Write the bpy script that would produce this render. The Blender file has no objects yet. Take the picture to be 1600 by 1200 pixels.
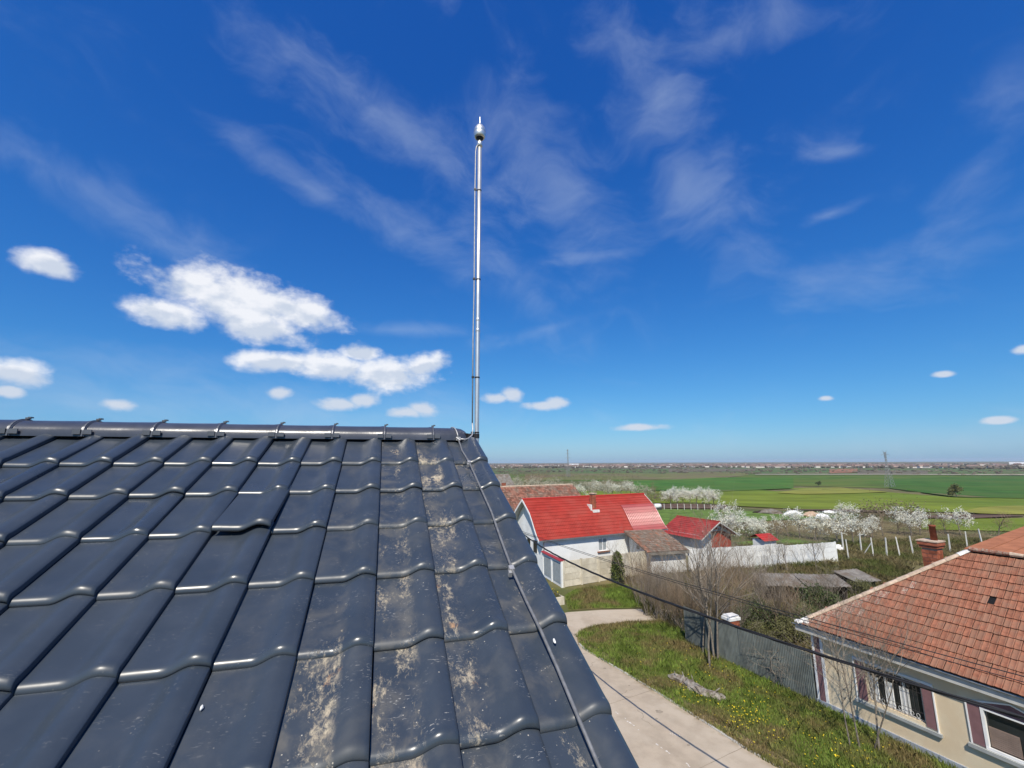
import bpy, math, random
import numpy as np
from mathutils import Vector, Matrix

random.seed(7)
RNG = np.random.default_rng(7)
scene = bpy.context.scene
COL = scene.collection
R = math.radians

# ------------------------------------------------------------------ camera
CAM_H = 10.0
FPX = 675.0                      # focal length in pixels of a 1600 px wide frame
PITCH, ROLL = R(10.25), R(-0.25)
_f = Vector((0, math.cos(PITCH), math.sin(PITCH)))
_u0 = Vector((0, -math.sin(PITCH), math.cos(PITCH)))
_r0 = Vector((1, 0, 0))
_r = math.cos(ROLL) * _r0 + math.sin(ROLL) * _u0
_u = -math.sin(ROLL) * _r0 + math.cos(ROLL) * _u0
cam_data = bpy.data.cameras.new('camera')
cam_data.sensor_fit = 'HORIZONTAL'
cam_data.sensor_width = 36.0
cam_data.lens = FPX / 1600 * 36.0
cam_data.clip_start = 0.05
cam_data.clip_end = 30000
cam = bpy.data.objects.new('camera', cam_data)
COL.objects.link(cam)
cam.matrix_world = Matrix(((_r.x, _u.x, -_f.x, 0), (_r.y, _u.y, -_f.y, 0), (_r.z, _u.z, -_f.z, CAM_H), (0, 0, 0, 1)))
scene.camera = cam


def ray(px, py):
    return _r * ((px - 800) / FPX) - _u * ((py - 600) / FPX) + _f


# ------------------------------------------------------------------ sky, sun, exposure
SUN_EL, SUN_AZ = R(50), R(189)   # sun stands behind the camera
SKY_STRENGTH = 0.10
scene.view_settings.view_transform = 'Standard'
scene.view_settings.look = 'None'
scene.view_settings.exposure = 0.12
scene.view_settings.gamma = 1.0
scene.view_settings.use_curve_mapping = False
scene.cycles.max_bounces = 6
scene.cycles.use_denoising = True

world = bpy.data.worlds.new('World')
scene.world = world
world.use_nodes = True
world.cycles.sampling_method = 'MANUAL'
world.cycles.sample_map_resolution = 256


class NT:
    """small helper to wire shader nodes"""
    def __init__(self, tree):
        self.t = tree
        self.n = tree.nodes
        self.l = tree.links

    def node(self, kind, **props):
        nd = self.n.new(kind)
        for k, v in props.items():
            setattr(nd, k, v)
        return nd

    def put(self, sock, v):
        if isinstance(v, bpy.types.NodeSocket):
            self.l.new(v, sock)
        elif v is not None:
            sock.default_value = v

    def m(self, op, a, b=None, c=None, clamp=False):
        nd = self.node('ShaderNodeMath', operation=op, use_clamp=clamp)
        for i, v in enumerate((a, b, c)):
            if v is not None:
                self.put(nd.inputs[i], v)
        return nd.outputs[0]

    def step(self, v, lo, hi):
        nd = self.node('ShaderNodeMapRange', interpolation_type='SMOOTHSTEP')
        self.put(nd.inputs[0], v)
        nd.inputs[1].default_value = lo
        nd.inputs[2].default_value = hi
        return nd.outputs[0]

    def noise(self, vec, scale, detail=4, rough=0.55, dist=0.0):
        nd = self.node('ShaderNodeTexNoise')
        if vec is not None:
            self.l.new(vec, nd.inputs['Vector'])
        nd.inputs['Scale'].default_value = scale
        nd.inputs['Detail'].default_value = detail
        nd.inputs['Roughness'].default_value = rough
        nd.inputs['Distortion'].default_value = dist
        return nd.outputs[0]

    def mapping(self, vec, loc=(0, 0, 0), rot=(0, 0, 0), scale=(1, 1, 1), kind='POINT'):
        nd = self.node('ShaderNodeMapping', vector_type=kind)
        self.l.new(vec, nd.inputs[0])
        nd.inputs['Location'].default_value = loc
        nd.inputs['Rotation'].default_value = rot
        nd.inputs['Scale'].default_value = scale
        return nd.outputs[0]

    def mix(self, fac, a, b):
        nd = self.node('ShaderNodeMix', data_type='RGBA')
        self.put(nd.inputs[0], fac)
        self.put(nd.inputs[6], a if isinstance(a, bpy.types.NodeSocket) else (*a, 1))
        self.put(nd.inputs[7], b if isinstance(b, bpy.types.NodeSocket) else (*b, 1))
        return nd.outputs[2]

    def vadd(self, a, b):
        nd = self.node('ShaderNodeVectorMath', operation='ADD')
        self.put(nd.inputs[0], a)
        self.put(nd.inputs[1], b)
        return nd.outputs[0]


def build_world():
    g = NT(world.node_tree)
    g.n.clear()
    out = g.node('ShaderNodeOutputWorld')
    bg = g.node('ShaderNodeBackground')
    bg.inputs[1].default_value = SKY_STRENGTH
    sky = g.node('ShaderNodeTexSky', sky_type='NISHITA')
    sky.sun_disc = False
    sky.sun_elevation = SUN_EL
    sky.sun_rotation = SUN_AZ
    sky.altitude = 300
    sky.air_density = 1.0
    sky.dust_density = 0.6
    sky.ozone_density = 3.0
    # the phone's rendering of a clear sky: per-channel response on the sky's own radiance
    sr = g.node('ShaderNodeSeparateColor')
    g.l.new(sky.outputs[0], sr.inputs[0])
    cr = g.node('ShaderNodeCombineColor')
    for ch, (gain, power) in enumerate(((0.585, 1.49), (0.735, 1.0), (0.91, 0.60))):
        v = g.m('POWER', g.m('MULTIPLY', sr.outputs[ch], SKY_STRENGTH), power)
        g.l.new(g.m('MULTIPLY', v, gain / SKY_STRENGTH), cr.inputs[ch])
    hs = cr
    tc = g.node('ShaderNodeTexCoord')
    sp = g.node('ShaderNodeSeparateXYZ')
    g.l.new(tc.outputs['Generated'], sp.inputs[0])
    az = g.m('ARCTAN2', sp.outputs[0], sp.outputs[1])
    el = g.m('ARCSINE', sp.outputs[2])
    cb = g.node('ShaderNodeCombineXYZ')
    g.l.new(az, cb.inputs[0])
    g.l.new(el, cb.inputs[1])
    P = cb.outputs[0]

    def azel(px, py):
        d = ray(px, py).normalized()
        return math.atan2(d.x, d.y), math.asin(d.z)

    def blobs(items, P=P):
        """items: (px, py, half width, half height, tilt in degrees) -> largest of 1 - ellipse distance"""
        acc = None
        for (px, py, w, h, tilt) in items:
            a, e = azel(px, py)
            ax, _ = azel(px + w, py)
            _, ey = azel(px, py - h)
            v = g.mapping(P, (a, e, 0), (0, 0, R(tilt)), (abs(ax - a), abs(ey - e), 1), 'TEXTURE')
            ln = g.node('ShaderNodeVectorMath', operation='LENGTH')
            g.l.new(v, ln.inputs[0])
            o = g.m('SUBTRACT', 1.0, ln.outputs[1])
            acc = o if acc is None else g.m('MAXIMUM', acc, o)
        return acc

    # fair weather cumulus low over the roof and over the plain
    cum = blobs([(380, 474, 150, 58, -8), (310, 446, 84, 42, 12), (262, 490, 84, 30, 0), (400, 506, 100, 36, -10),
                 (465, 486, 84, 36, -14), (440, 566, 84, 22, 4), (520, 572, 84, 28, 0), (606, 584, 92, 32, 0), (660, 572, 54, 22, 20),
                 (562, 552, 40, 18, 0), (80, 412, 58, 27, 0), (22, 582, 66, 26, 0), (12, 612, 30, 13, 0),
                 (184, 632, 36, 12, 0), (438, 615, 24, 12, 8), (532, 632, 46, 13, 0), (566, 626, 32, 15, 6), (636, 644, 34, 11, 0), (660, 639, 28, 14, -8),
                 (776, 622, 30, 10, 0), (800, 617, 22, 14, 0), (846, 634, 34, 9, 0), (868, 631, 26, 11, 5), (1474, 585, 26, 7, 0), (1290, 622, 18, 6, 0),
                 (1562, 657, 34, 7, 0), (1602, 546, 28, 9, 0),
                 (1000, 668, 50, 7, 0), (-160, 520, 150, 50, 0), (1760, 600, 90, 26, 0)])
    n1 = g.noise(g.mapping(P, scale=(1, 1.4, 1)), 15, 6, 0.53, 0.0)
    n3 = g.noise(g.mapping(P, (3.1, 1.7, 0), scale=(1, 1.4, 1)), 46, 4, 0.6, 0.0)
    bumps = g.m('ADD', g.m('MULTIPLY', g.m('SUBTRACT', n1, 0.5), 1.25), g.m('MULTIPLY', g.m('SUBTRACT', n3, 0.5), 0.50))
    dens = g.m('ADD', cum, bumps)
    cmask = g.step(dens, -0.04, 0.66)
    # tops catch the sun, bases lie in their own shade
    Ps = g.mapping(P, (0, -0.012, 0))
    top = blobs([(380, 474, 150, 58, -8), (310, 446, 84, 42, 12), (262, 490, 84, 30, 0), (400, 506, 100, 36, -10), (465, 486, 84, 36, -14),
                 (440, 566, 84, 22, 4), (520, 572, 84, 28, 0), (606, 584, 92, 32, 0), (660, 572, 54, 22, 20), (80, 412, 58, 27, 0), (22, 582, 66, 26, 0)], Ps)
    grad = g.m('SUBTRACT', top, cum)
    n2 = g.noise(g.mapping(P, (0, 0.010, 0), scale=(1, 1.5, 1)), 16, 4, 0.55, 0.0)
    lit = g.step(g.m('ADD', g.m('MULTIPLY', grad, 1.3), g.m('MULTIPLY', g.m('SUBTRACT', n1, n2), 2.2)), -0.42, 0.28)
    k = 1 / SKY_STRENGTH
    ccol = g.mix(lit, (0.60 * k, 0.66 * k, 0.76 * k), (0.88 * k, 0.89 * k, 0.92 * k))

    # thin cirrus veils
    cir = blobs([(640, 215, 240, 70, -14), (870, 285, 210, 110, -42), (800, 430, 190, 50, -40), (650, 370, 190, 44, -20),
                 (480, 290, 190, 30, -18), (1070, 290, 190, 100, -62), (1020, 160, 190, 100, -50), (1120, 60, 190, 50, -6),
                 (1520, 270, 190, 40, 40), (1310, 240, 70, 16, -16), (1300, 333, 60, 12, 4), (935, 400, 140, 16, 0),
                 (850, 515, 90, 15, 12), (620, 515, 120, 12, 4), (130, 290, 220, 54, -16), (170, 560, 260, 44, 0),
                 (1560, 160, 160, 90, 50), (1380, 420, 260, 60, 10), (60, 250, 100, 30, -10), (150, 635, 420, 60, 0), (520, 650, 420, 50, 0), (1500, 690, 500, 40, 0)])
    wv = g.noise(g.mapping(P, scale=(1, 1, 1)), 3.0, 3, 0.5)
    pw = g.vadd(P, None)
    nd = g.node('ShaderNodeVectorMath', operation='MULTIPLY_ADD')
    tex = g.node('ShaderNodeTexNoise')
    g.l.new(P, tex.inputs['Vector'])
    tex.inputs['Scale'].default_value = 2.5
    tex.inputs['Detail'].default_value = 3
    g.l.new(tex.outputs[1], nd.inputs[0])
    nd.inputs[1].default_value = (0.35, 0.35, 0)
    g.l.new(P, nd.inputs[2])
    st = g.noise(g.mapping(nd.outputs[0], rot=(0, 0, R(28)), scale=(1.0, 1.9, 1)), 4.6, 8, 0.60, 0.0)
    veil = g.step(g.m('ADD', st, g.m('MULTIPLY', g.m('MAXIMUM', cir, -0.6), 0.26)), 0.42, 0.98)
    allover = g.m('MULTIPLY', g.step(st, 0.48, 0.85), g.step(wv, 0.40, 0.70))
    cirmask = g.m('ADD', g.m('MULTIPLY', veil, 0.26), g.m('MULTIPLY', allover, 0.10), clamp=True)
    c1 = g.mix(cirmask, hs.outputs[0], (0.52 * k, 0.62 * k, 0.76 * k))
    c2 = g.mix(g.m('MULTIPLY', cmask, 0.92), c1, ccol)
    g.l.new(c2, bg.inputs[0])
    g.l.new(bg.outputs[0], out.inputs[0])


build_world()

sun_data = bpy.data.lights.new('sun', 'SUN')
sun_data.energy = 5.0
sun_data.angle = R(0.45)
sun_data.color = (1.0, 0.925, 0.80)
sun = bpy.data.objects.new('sun', sun_data)
COL.objects.link(sun)
_sd = Vector((math.sin(SUN_AZ) * math.cos(SUN_EL), math.cos(SUN_AZ) * math.cos(SUN_EL), math.sin(SUN_EL)))
sun.rotation_euler = _sd.to_track_quat('Z', 'Y').to_euler()
sun.location = (0, -30, 60)


# ------------------------------------------------------------------ terrain shape and pixel -> place helpers
def sm(x, a, b):
    t = min(1, max(0, (x - a) / (b - a)))
    return t * t * (3 - 2 * t)


def tz(x, y):
    r = math.hypot(x, y)
    if r < 62:
        return 0.0
    z = -12.0 * sm(r, 62, 430)
    z += 1.5 * math.sin(0.0105 * x + 0.8) * math.sin(0.0085 * y + 0.4) * sm(r, 120, 420) * (1 - 0.6 * sm(r, 900, 2500))
    z += 3.2 * math.exp(-(((x - 150) / 70) ** 2 + ((y - 190) / 38) ** 2))
    z += 2.0 * math.exp(-(((x - 60) / 90) ** 2 + ((y - 330) / 50) ** 2))
    return z


def at(px, py, z=0.0):
    d = ray(px, py)
    return Vector((0, 0, CAM_H)) + d * ((z - CAM_H) / d.z)


def hit(px, py):
    """where the sight line through a pixel meets the terrain"""
    d = ray(px, py)
    o = Vector((0, 0, CAM_H))
    s = 12.0
    prev = s
    for _ in range(400):
        p = o + d * s
        if p.z <= tz(p.x, p.y):
            lo, hi = prev, s
            for _ in range(24):
                m = (lo + hi) / 2
                q = o + d * m
                if q.z <= tz(q.x, q.y):
                    hi = m
                else:
                    lo = m
            return o + d * hi
        prev = s
        s = s * 1.025 + 0.15
        if s > 9000:
            break
    return o + d * 9000


# ------------------------------------------------------------------ mesh helpers
class MB:
    def __init__(self):
        self.v = []
        self.f = []

    def quad(self, a, b, c, d):
        i = len(self.v)
        self.v += [tuple(a), tuple(b), tuple(c), tuple(d)]
        self.f.append((i, i + 1, i + 2, i + 3))

    def poly(self, pts):
        i = len(self.v)
        self.v += [tuple(p) for p in pts]
        self.f.append(tuple(range(i, i + len(pts))))

    def box(self, x0, x1, y0, y1, z0, z1, M=None):
        i = len(self.v)
        pts = [Vector(p) for p in ((x0, y0, z0), (x1, y0, z0), (x1, y1, z0), (x0, y1, z0), (x0, y0, z1), (x1, y0, z1), (x1, y1, z1), (x0, y1, z1))]
        if M is not None:
            pts = [M @ p for p in pts]
        self.v += [tuple(p) for p in pts]
        self.f += [tuple(i + k for k in q) for q in ((0, 3, 2, 1), (4, 5, 6, 7), (0, 1, 5, 4), (1, 2, 6, 5), (2, 3, 7, 6), (3, 0, 4, 7))]
        return self

    def extrude_x(self, prof, x0, x1):
        """closed profile of (y, z) swept along x"""
        n = len(prof)
        i = len(self.v)
        self.v += [(x0, y, z) for y, z in prof] + [(x1, y, z) for y, z in prof]
        for k in range(n):
            j = (k + 1) % n
            self.f.append((i + k, i + j, i + n + j, i + n + k))
        self.f.append(tuple(i + k for k in reversed(range(n))))
        self.f.append(tuple(i + n + k for k in range(n)))
        return self

    def tube(self, pts, rad, sides=6, caps=True):
        pts = [Vector(p) for p in pts]
        n = len(pts)
        rads = rad if isinstance(rad, (list, tuple)) else [rad] * n
        i = len(self.v)
        prev = None
        for k, p in enumerate(pts):
            t = (pts[min(k + 1, n - 1)] - pts[max(k - 1, 0)])
            t = t.normalized() if t.length > 1e-9 else Vector((0, 0, 1))
            if prev is None:
                a = t.orthogonal().normalized()
            else:
                a = (prev - t * prev.dot(t))
                a = a.normalized() if a.length > 1e-6 else t.orthogonal().normalized()
            prev = a
            b = t.cross(a)
            for s in range(sides):
                an = 2 * math.pi * s / sides
                self.v.append(tuple(p + (a * math.cos(an) + b * math.sin(an)) * rads[k]))
        for k in range(n - 1):
            for s in range(sides):
                s2 = (s + 1) % sides
                self.f.append((i + k * sides + s, i + k * sides + s2, i + (k + 1) * sides + s2, i + (k + 1) * sides + s))
        if caps:
            self.f.append(tuple(i + s for s in reversed(range(sides))))
            self.f.append(tuple(i + (n - 1) * sides + s for s in range(sides)))
        return self

    def lathe(self, prof, sides=20, center=(0, 0, 0)):
        """prof: (radius, z) from bottom to top"""
        i = len(self.v)
        cx, cy, cz = center
        for r, z in prof:
            for s in range(sides):
                an = 2 * math.pi * s / sides
                self.v.append((cx + r * math.cos(an), cy + r * math.sin(an), cz + z))
        for k in range(len(prof) - 1):
            for s in range(sides):
                s2 = (s + 1) % sides
                self.f.append((i + k * sides + s, i + k * sides + s2, i + (k + 1) * sides + s2, i + (k + 1) * sides + s))
        self.f.append(tuple(i + s for s in reversed(range(sides))))
        self.f.append(tuple(i + (len(prof) - 1) * sides + s for s in range(sides)))
        return self

    def mesh(self, name, mat, smooth=False):
        me = bpy.data.meshes.new(name)
        me.from_pydata(self.v, [], self.f)
        me.materials.append(mat)
        if smooth:
            me.polygons.foreach_set('use_smooth', [True] * len(me.polygons))
        me.update()
        return me

    def build(self, name, mat, parent=None, smooth=False):
        return link(name, self.mesh(name, mat, smooth), parent)


def link(name, me, parent=None):
    o = bpy.data.objects.new(name, me)
    COL.objects.link(o)
    if parent is not None:
        o.parent = parent
    return o


def np_mesh(name, verts, faces, mat, smooth=False):
    """verts (n,3), faces (m,k) arrays"""
    me = bpy.data.meshes.new(name)
    m, k = faces.shape
    me.vertices.add(len(verts))
    me.vertices.foreach_set('co', np.ascontiguousarray(verts, dtype=np.float32).ravel())
    me.loops.add(m * k)
    me.loops.foreach_set('vertex_index', np.ascontiguousarray(faces, dtype=np.int32).ravel())
    me.polygons.add(m)
    me.polygons.foreach_set('loop_start', np.arange(0, m * k, k, dtype=np.int32))
    if smooth:
        me.polygons.foreach_set('use_smooth', np.ones(m, dtype=bool))
    me.materials.append(mat)
    me.update(calc_edges=True)
    me.validate()
    return me


def tag(o, label, cat, group=None, kind=None):
    o['label'] = label
    if cat:
        o['category'] = cat
    if group:
        o['group'] = group
    if kind:
        o['kind'] = kind
    return o


def thing(name, label, cat, loc=(0, 0, 0), rotz=0.0, group=None):
    o = bpy.data.objects.new(name, None)
    COL.objects.link(o)
    o.location = loc
    o.rotation_euler = (0, 0, rotz)
    o.empty_display_size = 0.2
    return tag(o, label, cat, group)


def dup(root, loc, rotz, scale=1.0, label=None, group=None):
    r = root.copy()
    COL.objects.link(r)
    r.location = loc
    r.rotation_euler = (0, 0, rotz)
    r.scale = (scale,) * 3 if not isinstance(scale, tuple) else scale
    if label:
        r['label'] = label
    if group:
        r['group'] = group
    for ch in root.children:
        c = ch.copy()
        COL.objects.link(c)
        c.parent = r
    return r


def struct(o):
    o['kind'] = 'structure'
    return o


# ------------------------------------------------------------------ materials
def material(name, col, rough=0.8, var=0.25, scale=4.0, bump=0.0, bscale=30.0, metal=0.0, col2=None, scale2=0.6, spec=0.4, coords='Object', island=0.0, objrand=0.0, trans=0.0):
    if rough >= 0.8 and spec == 0.4:
        spec = 0.10
    m = bpy.data.materials.new(name)
    m.use_nodes = True
    g = NT(m.node_tree)
    bs = g.n['Principled BSDF']
    bs.inputs['Roughness'].default_value = rough
    bs.inputs['Metallic'].default_value = metal
    bs.inputs['Specular IOR Level'].default_value = spec
    if coords == 'World':
        vec = g.node('ShaderNodeNewGeometry').outputs['Position']
    else:
        vec = g.node('ShaderNodeTexCoord').outputs['Object']
        if objrand:
            oi = g.node('ShaderNodeObjectInfo')
            sc_ = g.node('ShaderNodeVectorMath', operation='SCALE')
            sc_.inputs[0].default_value = (37.0, 91.0, 53.0)
            g.l.new(oi.outputs['Random'], sc_.inputs['Scale'])
            vec = g.vadd(vec, sc_.outputs[0])
    n = g.noise(vec, scale, 5, 0.6)
    lo = tuple(max(0, c * (1 - var)) for c in col)
    hi = tuple(min(1, c * (1 + var)) for c in col)
    c = g.mix(g.step(n, 0.3, 0.7), lo, hi)
    if col2 is not None:
        n2 = g.noise(vec, scale2, 6, 0.62, 0.3)
        c = g.mix(g.step(n2, 0.42, 0.62), c, col2)
    if island:
        ge = g.node('ShaderNodeNewGeometry')
        v = g.m('MULTIPLY_ADD', ge.outputs['Random Per Island'], 2 * island, 1 - island)
        vm = g.node('ShaderNodeVectorMath', operation='SCALE')
        g.l.new(c, vm.inputs[0])
        g.l.new(v, vm.inputs['Scale'])
        c = vm.outputs[0]
    if objrand:
        oi = g.node('ShaderNodeObjectInfo')
        v = g.m('MULTIPLY_ADD', oi.outputs['Random'], 2 * objrand, 1 - objrand)
        vm = g.node('ShaderNodeVectorMath', operation='SCALE')
        g.l.new(c, vm.inputs[0])
        g.l.new(v, vm.inputs['Scale'])
        c = vm.outputs[0]
    g.l.new(c, bs.inputs['Base Color'])
    if bump:
        bn = g.noise(vec, bscale, 6, 0.65)
        b = g.node('ShaderNodeBump')
        b.inputs['Strength'].default_value = bump
        b.inputs['Distance'].default_value = 0.05
        g.l.new(bn, b.inputs['Height'])
        g.l.new(b.outputs[0], bs.inputs['Normal'])
    if trans:
        tl = g.node('ShaderNodeBsdfTranslucent')
        g.l.new(c, tl.inputs[0])
        mx = g.node('ShaderNodeMixShader')
        mx.inputs[0].default_value = trans
        g.l.new(bs.outputs[0], mx.inputs[1])
        g.l.new(tl.outputs[0], mx.inputs[2])
        g.l.new(mx.outputs[0], g.n['Material Output'].inputs[0])
    return m


def slate_material():
    """glazed anthracite clay with scuffs, dust and dried mud in the pans"""
    m = bpy.data.materials.new('anthracite_glaze')
    m.use_nodes = True
    g = NT(m.node_tree)
    bs = g.n['Principled BSDF']
    P = g.node('ShaderNodeTexCoord').outputs['Object']
    oi = g.node('ShaderNodeObjectInfo')
    sc_ = g.node('ShaderNodeVectorMath', operation='SCALE')
    sc_.inputs[0].default_value = (37.0, 91.0, 53.0)
    g.l.new(oi.outputs['Random'], sc_.inputs['Scale'])
    V = g.vadd(P, sc_.outputs[0])
    at_ = g.node('ShaderNodeAttribute', attribute_type='OBJECT', attribute_name='dirt')
    dirt = at_.outputs['Fac']
    sp = g.node('ShaderNodeSeparateXYZ')
    g.l.new(P, sp.inputs[0])
    pan = g.m('SUBTRACT', 1.0, g.step(sp.outputs[0], 0.115, 0.150))
    base = g.mix(g.step(g.noise(V, 6, 4), 0.3, 0.7), (0.033, 0.043, 0.056), (0.042, 0.053, 0.068))
    # pale film of dust
    film = g.m('MULTIPLY', g.step(g.noise(V, 9, 6, 0.6, 0.4), 0.42, 0.72), g.m('MULTIPLY', dirt, 0.75))
    c = g.mix(g.m('MULTIPLY', film, g.m('MULTIPLY_ADD', pan, 0.8, 0.2)), base, (0.135, 0.125, 0.105))
    # fine scuffs: short pale dashes gathered in patches
    da = g.noise(g.mapping(V, rot=(0, 0, R(12)), scale=(0.55, 1.9, 1)), 115, 2, 0.5, 0.6)
    patch = g.step(g.noise(V, 11, 3), 0.50, 0.68)
    sc = g.m('MULTIPLY', g.step(da, 0.61, 0.70), g.m('MULTIPLY', patch, g.m('MULTIPLY_ADD', dirt, 0.8, 0.16)))
    c = g.mix(sc, c, (0.30, 0.29, 0.27))
    # dried mud
    big = g.noise(g.mapping(V, scale=(1, 0.42, 1)), 10, 3, 0.5, 0.3)
    fine = g.noise(g.mapping(V, scale=(1, 0.6, 1)), 75, 7, 0.78, 0.4)
    tot = g.m('ADD', g.m('MULTIPLY', big, 0.9), g.m('MULTIPLY', fine, 0.85))
    tot = g.m('ADD', tot, g.m('MULTIPLY', dirt, 0.34))
    mud = g.m('MULTIPLY', g.step(tot, 1.20, 1.42), pan)
    mud = g.m('MULTIPLY', mud, g.step(dirt, 0.12, 0.35))
    mcol = g.mix(g.step(g.noise(V, 30, 4), 0.35, 0.65), (0.36, 0.30, 0.22), (0.48, 0.41, 0.29))
    mcol = g.mix(g.step(g.noise(V, 14, 2), 0.66, 0.74), mcol, (0.48, 0.28, 0.14))
    c = g.mix(mud, c, mcol)
    # specks
    vo = g.node('ShaderNodeTexVoronoi')
    g.l.new(V, vo.inputs['Vector'])
    vo.inputs['Scale'].default_value = 48
    spk = g.m('MULTIPLY', g.m('LESS_THAN', vo.outputs['Distance'], 0.10), g.m('MULTIPLY', g.step(g.noise(V, 17, 2), 0.52, 0.6), g.m('MULTIPLY_ADD', dirt, 0.7, 0.06)))
    c = g.mix(spk, c, (0.55, 0.50, 0.40))
    g.l.new(c, bs.inputs['Base Color'])
    r = g.m('ADD', g.m('MULTIPLY_ADD', film, 0.28, 0.30), g.m('MULTIPLY', mud, 0.5))
    r = g.m('ADD', r, g.m('MULTIPLY_ADD', oi.outputs['Random'], 0.14, -0.05))
    r = g.m('ADD', r, g.m('MULTIPLY', g.step(g.noise(V, 5, 4), 0.4, 0.7), 0.08))
    r = g.m('ADD', r, g.m('MULTIPLY', sc, 0.3), clamp=True)
    g.l.new(r, bs.inputs['Roughness'])
    bs.inputs['Specular IOR Level'].default_value = 0.62
    b = g.node('ShaderNodeBump')
    b.inputs['Strength'].default_value = 0.5
    b.inputs['Distance'].default_value = 0.004
    h = g.m('ADD', g.m('MULTIPLY', mud, fine), g.m('MULTIPLY', g.noise(V, 14, 2), 0.35))
    g.l.new(h, b.inputs['Height'])
    g.l.new(b.outputs[0], bs.inputs['Normal'])
    return m


M = {}
M['slate'] = slate_material()
M['ridge'] = material('ridge_glaze', (0.050, 0.054, 0.070), 0.30, 0.15, 9, 0.03, 40, spec=0.6, objrand=0.06)
M['clip'] = material('clip_metal', (0.13, 0.135, 0.15), 0.38, 0.1, 20, metal=0.4)
M['dark'] = material('roof_underlay', (0.015, 0.015, 0.017), 0.9, 0.2)
M['steel'] = material('stainless_steel', (0.74, 0.73, 0.71), 0.42, 0.06, 12, metal=0.85)
M['alu'] = material('aluminium_wire', (0.44, 0.43, 0.42), 0.5, 0.15, 40, metal=0.45)
M['wire_dull'] = material('weathered_wire', (0.20, 0.20, 0.20), 0.5, 0.2, 40, metal=0.3)
M['black'] = material('black_plastic', (0.02, 0.02, 0.022), 0.5, 0.2)
M['cable'] = material('cable_rubber', (0.018, 0.018, 0.02), 0.6, 0.2)
M['white_spot'] = material('white_chip', (0.75, 0.74, 0.70), 0.7, 0.1, 60)
M['plaster'] = material('own_plaster', (0.62, 0.58, 0.50), 0.9, 0.06, 2, 0.15, 60)
M['concrete'] = material('road_concrete', (0.42, 0.345, 0.258), 0.9, 0.10, 1.6, 0.35, 45, col2=(0.48, 0.405, 0.31), scale2=0.28, coords='World')
M['kerb'] = material('kerb_concrete', (0.40, 0.38, 0.34), 0.9, 0.15, 3, 0.3, 40, coords='World')
M['scrape'] = material('pale_scrapes', (0.62, 0.58, 0.52), 0.9, 0.15, 5, coords='World')
M['soil'] = material('bare_soil', (0.25, 0.185, 0.105), 0.95, 0.3, 3, 0.5, 25, col2=(0.13, 0.12, 0.045), scale2=1.6, coords='World')
M['turf'] = material('turf', (0.120, 0.145, 0.036), 0.95, 0.4, 2.2, 0.7, 30, col2=(0.14, 0.115, 0.05), scale2=0.45, coords='World')
M['lawn'] = material('lawn', (0.110, 0.172, 0.036), 0.95, 0.30, 0.5, 0.5, 12, coords='World')
M['ground'] = material('rough_ground', (0.150, 0.125, 0.060), 0.95, 0.35, 0.22, 0.8, 5, col2=(0.085, 0.105, 0.032), scale2=0.05, coords='World')
M['blade'] = material('grass_blade', (0.172, 0.240, 0.046), 0.85, 0.35, 0.9, col2=(0.24, 0.19, 0.085), scale2=0.42, coords='World', island=0.35, trans=0.25)
M['weed'] = material('weed_blade', (0.19, 0.155, 0.075), 0.85, 0.35, 0.5, col2=(0.125, 0.145, 0.042), scale2=0.28, coords='World', island=0.4, trans=0.2)
M['flower'] = material('dandelion_yellow', (0.62, 0.47, 0.03), 0.8, 0.15, 3, island=0.2)
M['twig'] = material('grey_twig', (0.225, 0.190, 0.150), 0.9, 0.25, 6, island=0.2)
M['twig_brown'] = material('brown_twig', (0.225, 0.165, 0.110), 0.9, 0.25, 6, island=0.25)
M['bark'] = material('bark', (0.19, 0.165, 0.135), 0.95, 0.3, 9, 0.5, 40)
M['blossom'] = material('white_blossom', (0.84, 0.82, 0.70), 0.8, 0.08, 2, island=0.15, trans=0.35)
M['blossom_dull'] = material('greyish_blossom', (0.46, 0.43, 0.33), 0.8, 0.15, 2, island=0.35, trans=0.2)
M['leaf'] = material('evergreen_leaf', (0.062, 0.088, 0.026), 0.6, 0.3, 1.5, island=0.45, trans=0.15)
M['leaf_young'] = material('young_leaf', (0.145, 0.145, 0.055), 0.7, 0.3, 1.5, island=0.4, trans=0.25)
M['conifer'] = material('conifer_needles', (0.085, 0.105, 0.022), 0.7, 0.3, 3, island=0.45)
M['white_wall'] = material('white_limewash', (0.78, 0.79, 0.78), 0.9, 0.04, 1.2, 0.2, 30, col2=(0.70, 0.70, 0.68), scale2=0.5)
M['white_panel'] = material('white_painted_panel', (0.74, 0.74, 0.72), 0.9, 0.06, 2, 0.2, 30, objrand=0.06)
M['precast'] = material('precast_panel', (0.64, 0.58, 0.46), 0.95, 0.12, 2, 0.4, 30, col2=(0.52, 0.46, 0.35), scale2=0.9, objrand=0.08)
M['red_metal'] = material('red_metal_roof', (0.325, 0.036, 0.024), 0.55, 0.16, 1.4, spec=0.2, col2=(0.34, 0.054, 0.038), scale2=0.45)
M['red_new'] = material('pale_red_sheet', (0.36, 0.075, 0.066), 0.34, 0.08, 1.0, spec=0.8)
M['red_plain'] = material('bright_red_sheet', (0.42, 0.034, 0.024), 0.45, 0.08, 1.0)
M['red_shed'] = material('shed_red_roof', (0.31, 0.040, 0.030), 0.5, 0.18, 1.2, objrand=0.05)
M['old_tile'] = material('mossy_clay_tile', (0.30, 0.125, 0.075), 0.9, 0.3, 3, 0.2, 40, col2=(0.22, 0.15, 0.11), scale2=1.6, objrand=0.25)
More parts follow.
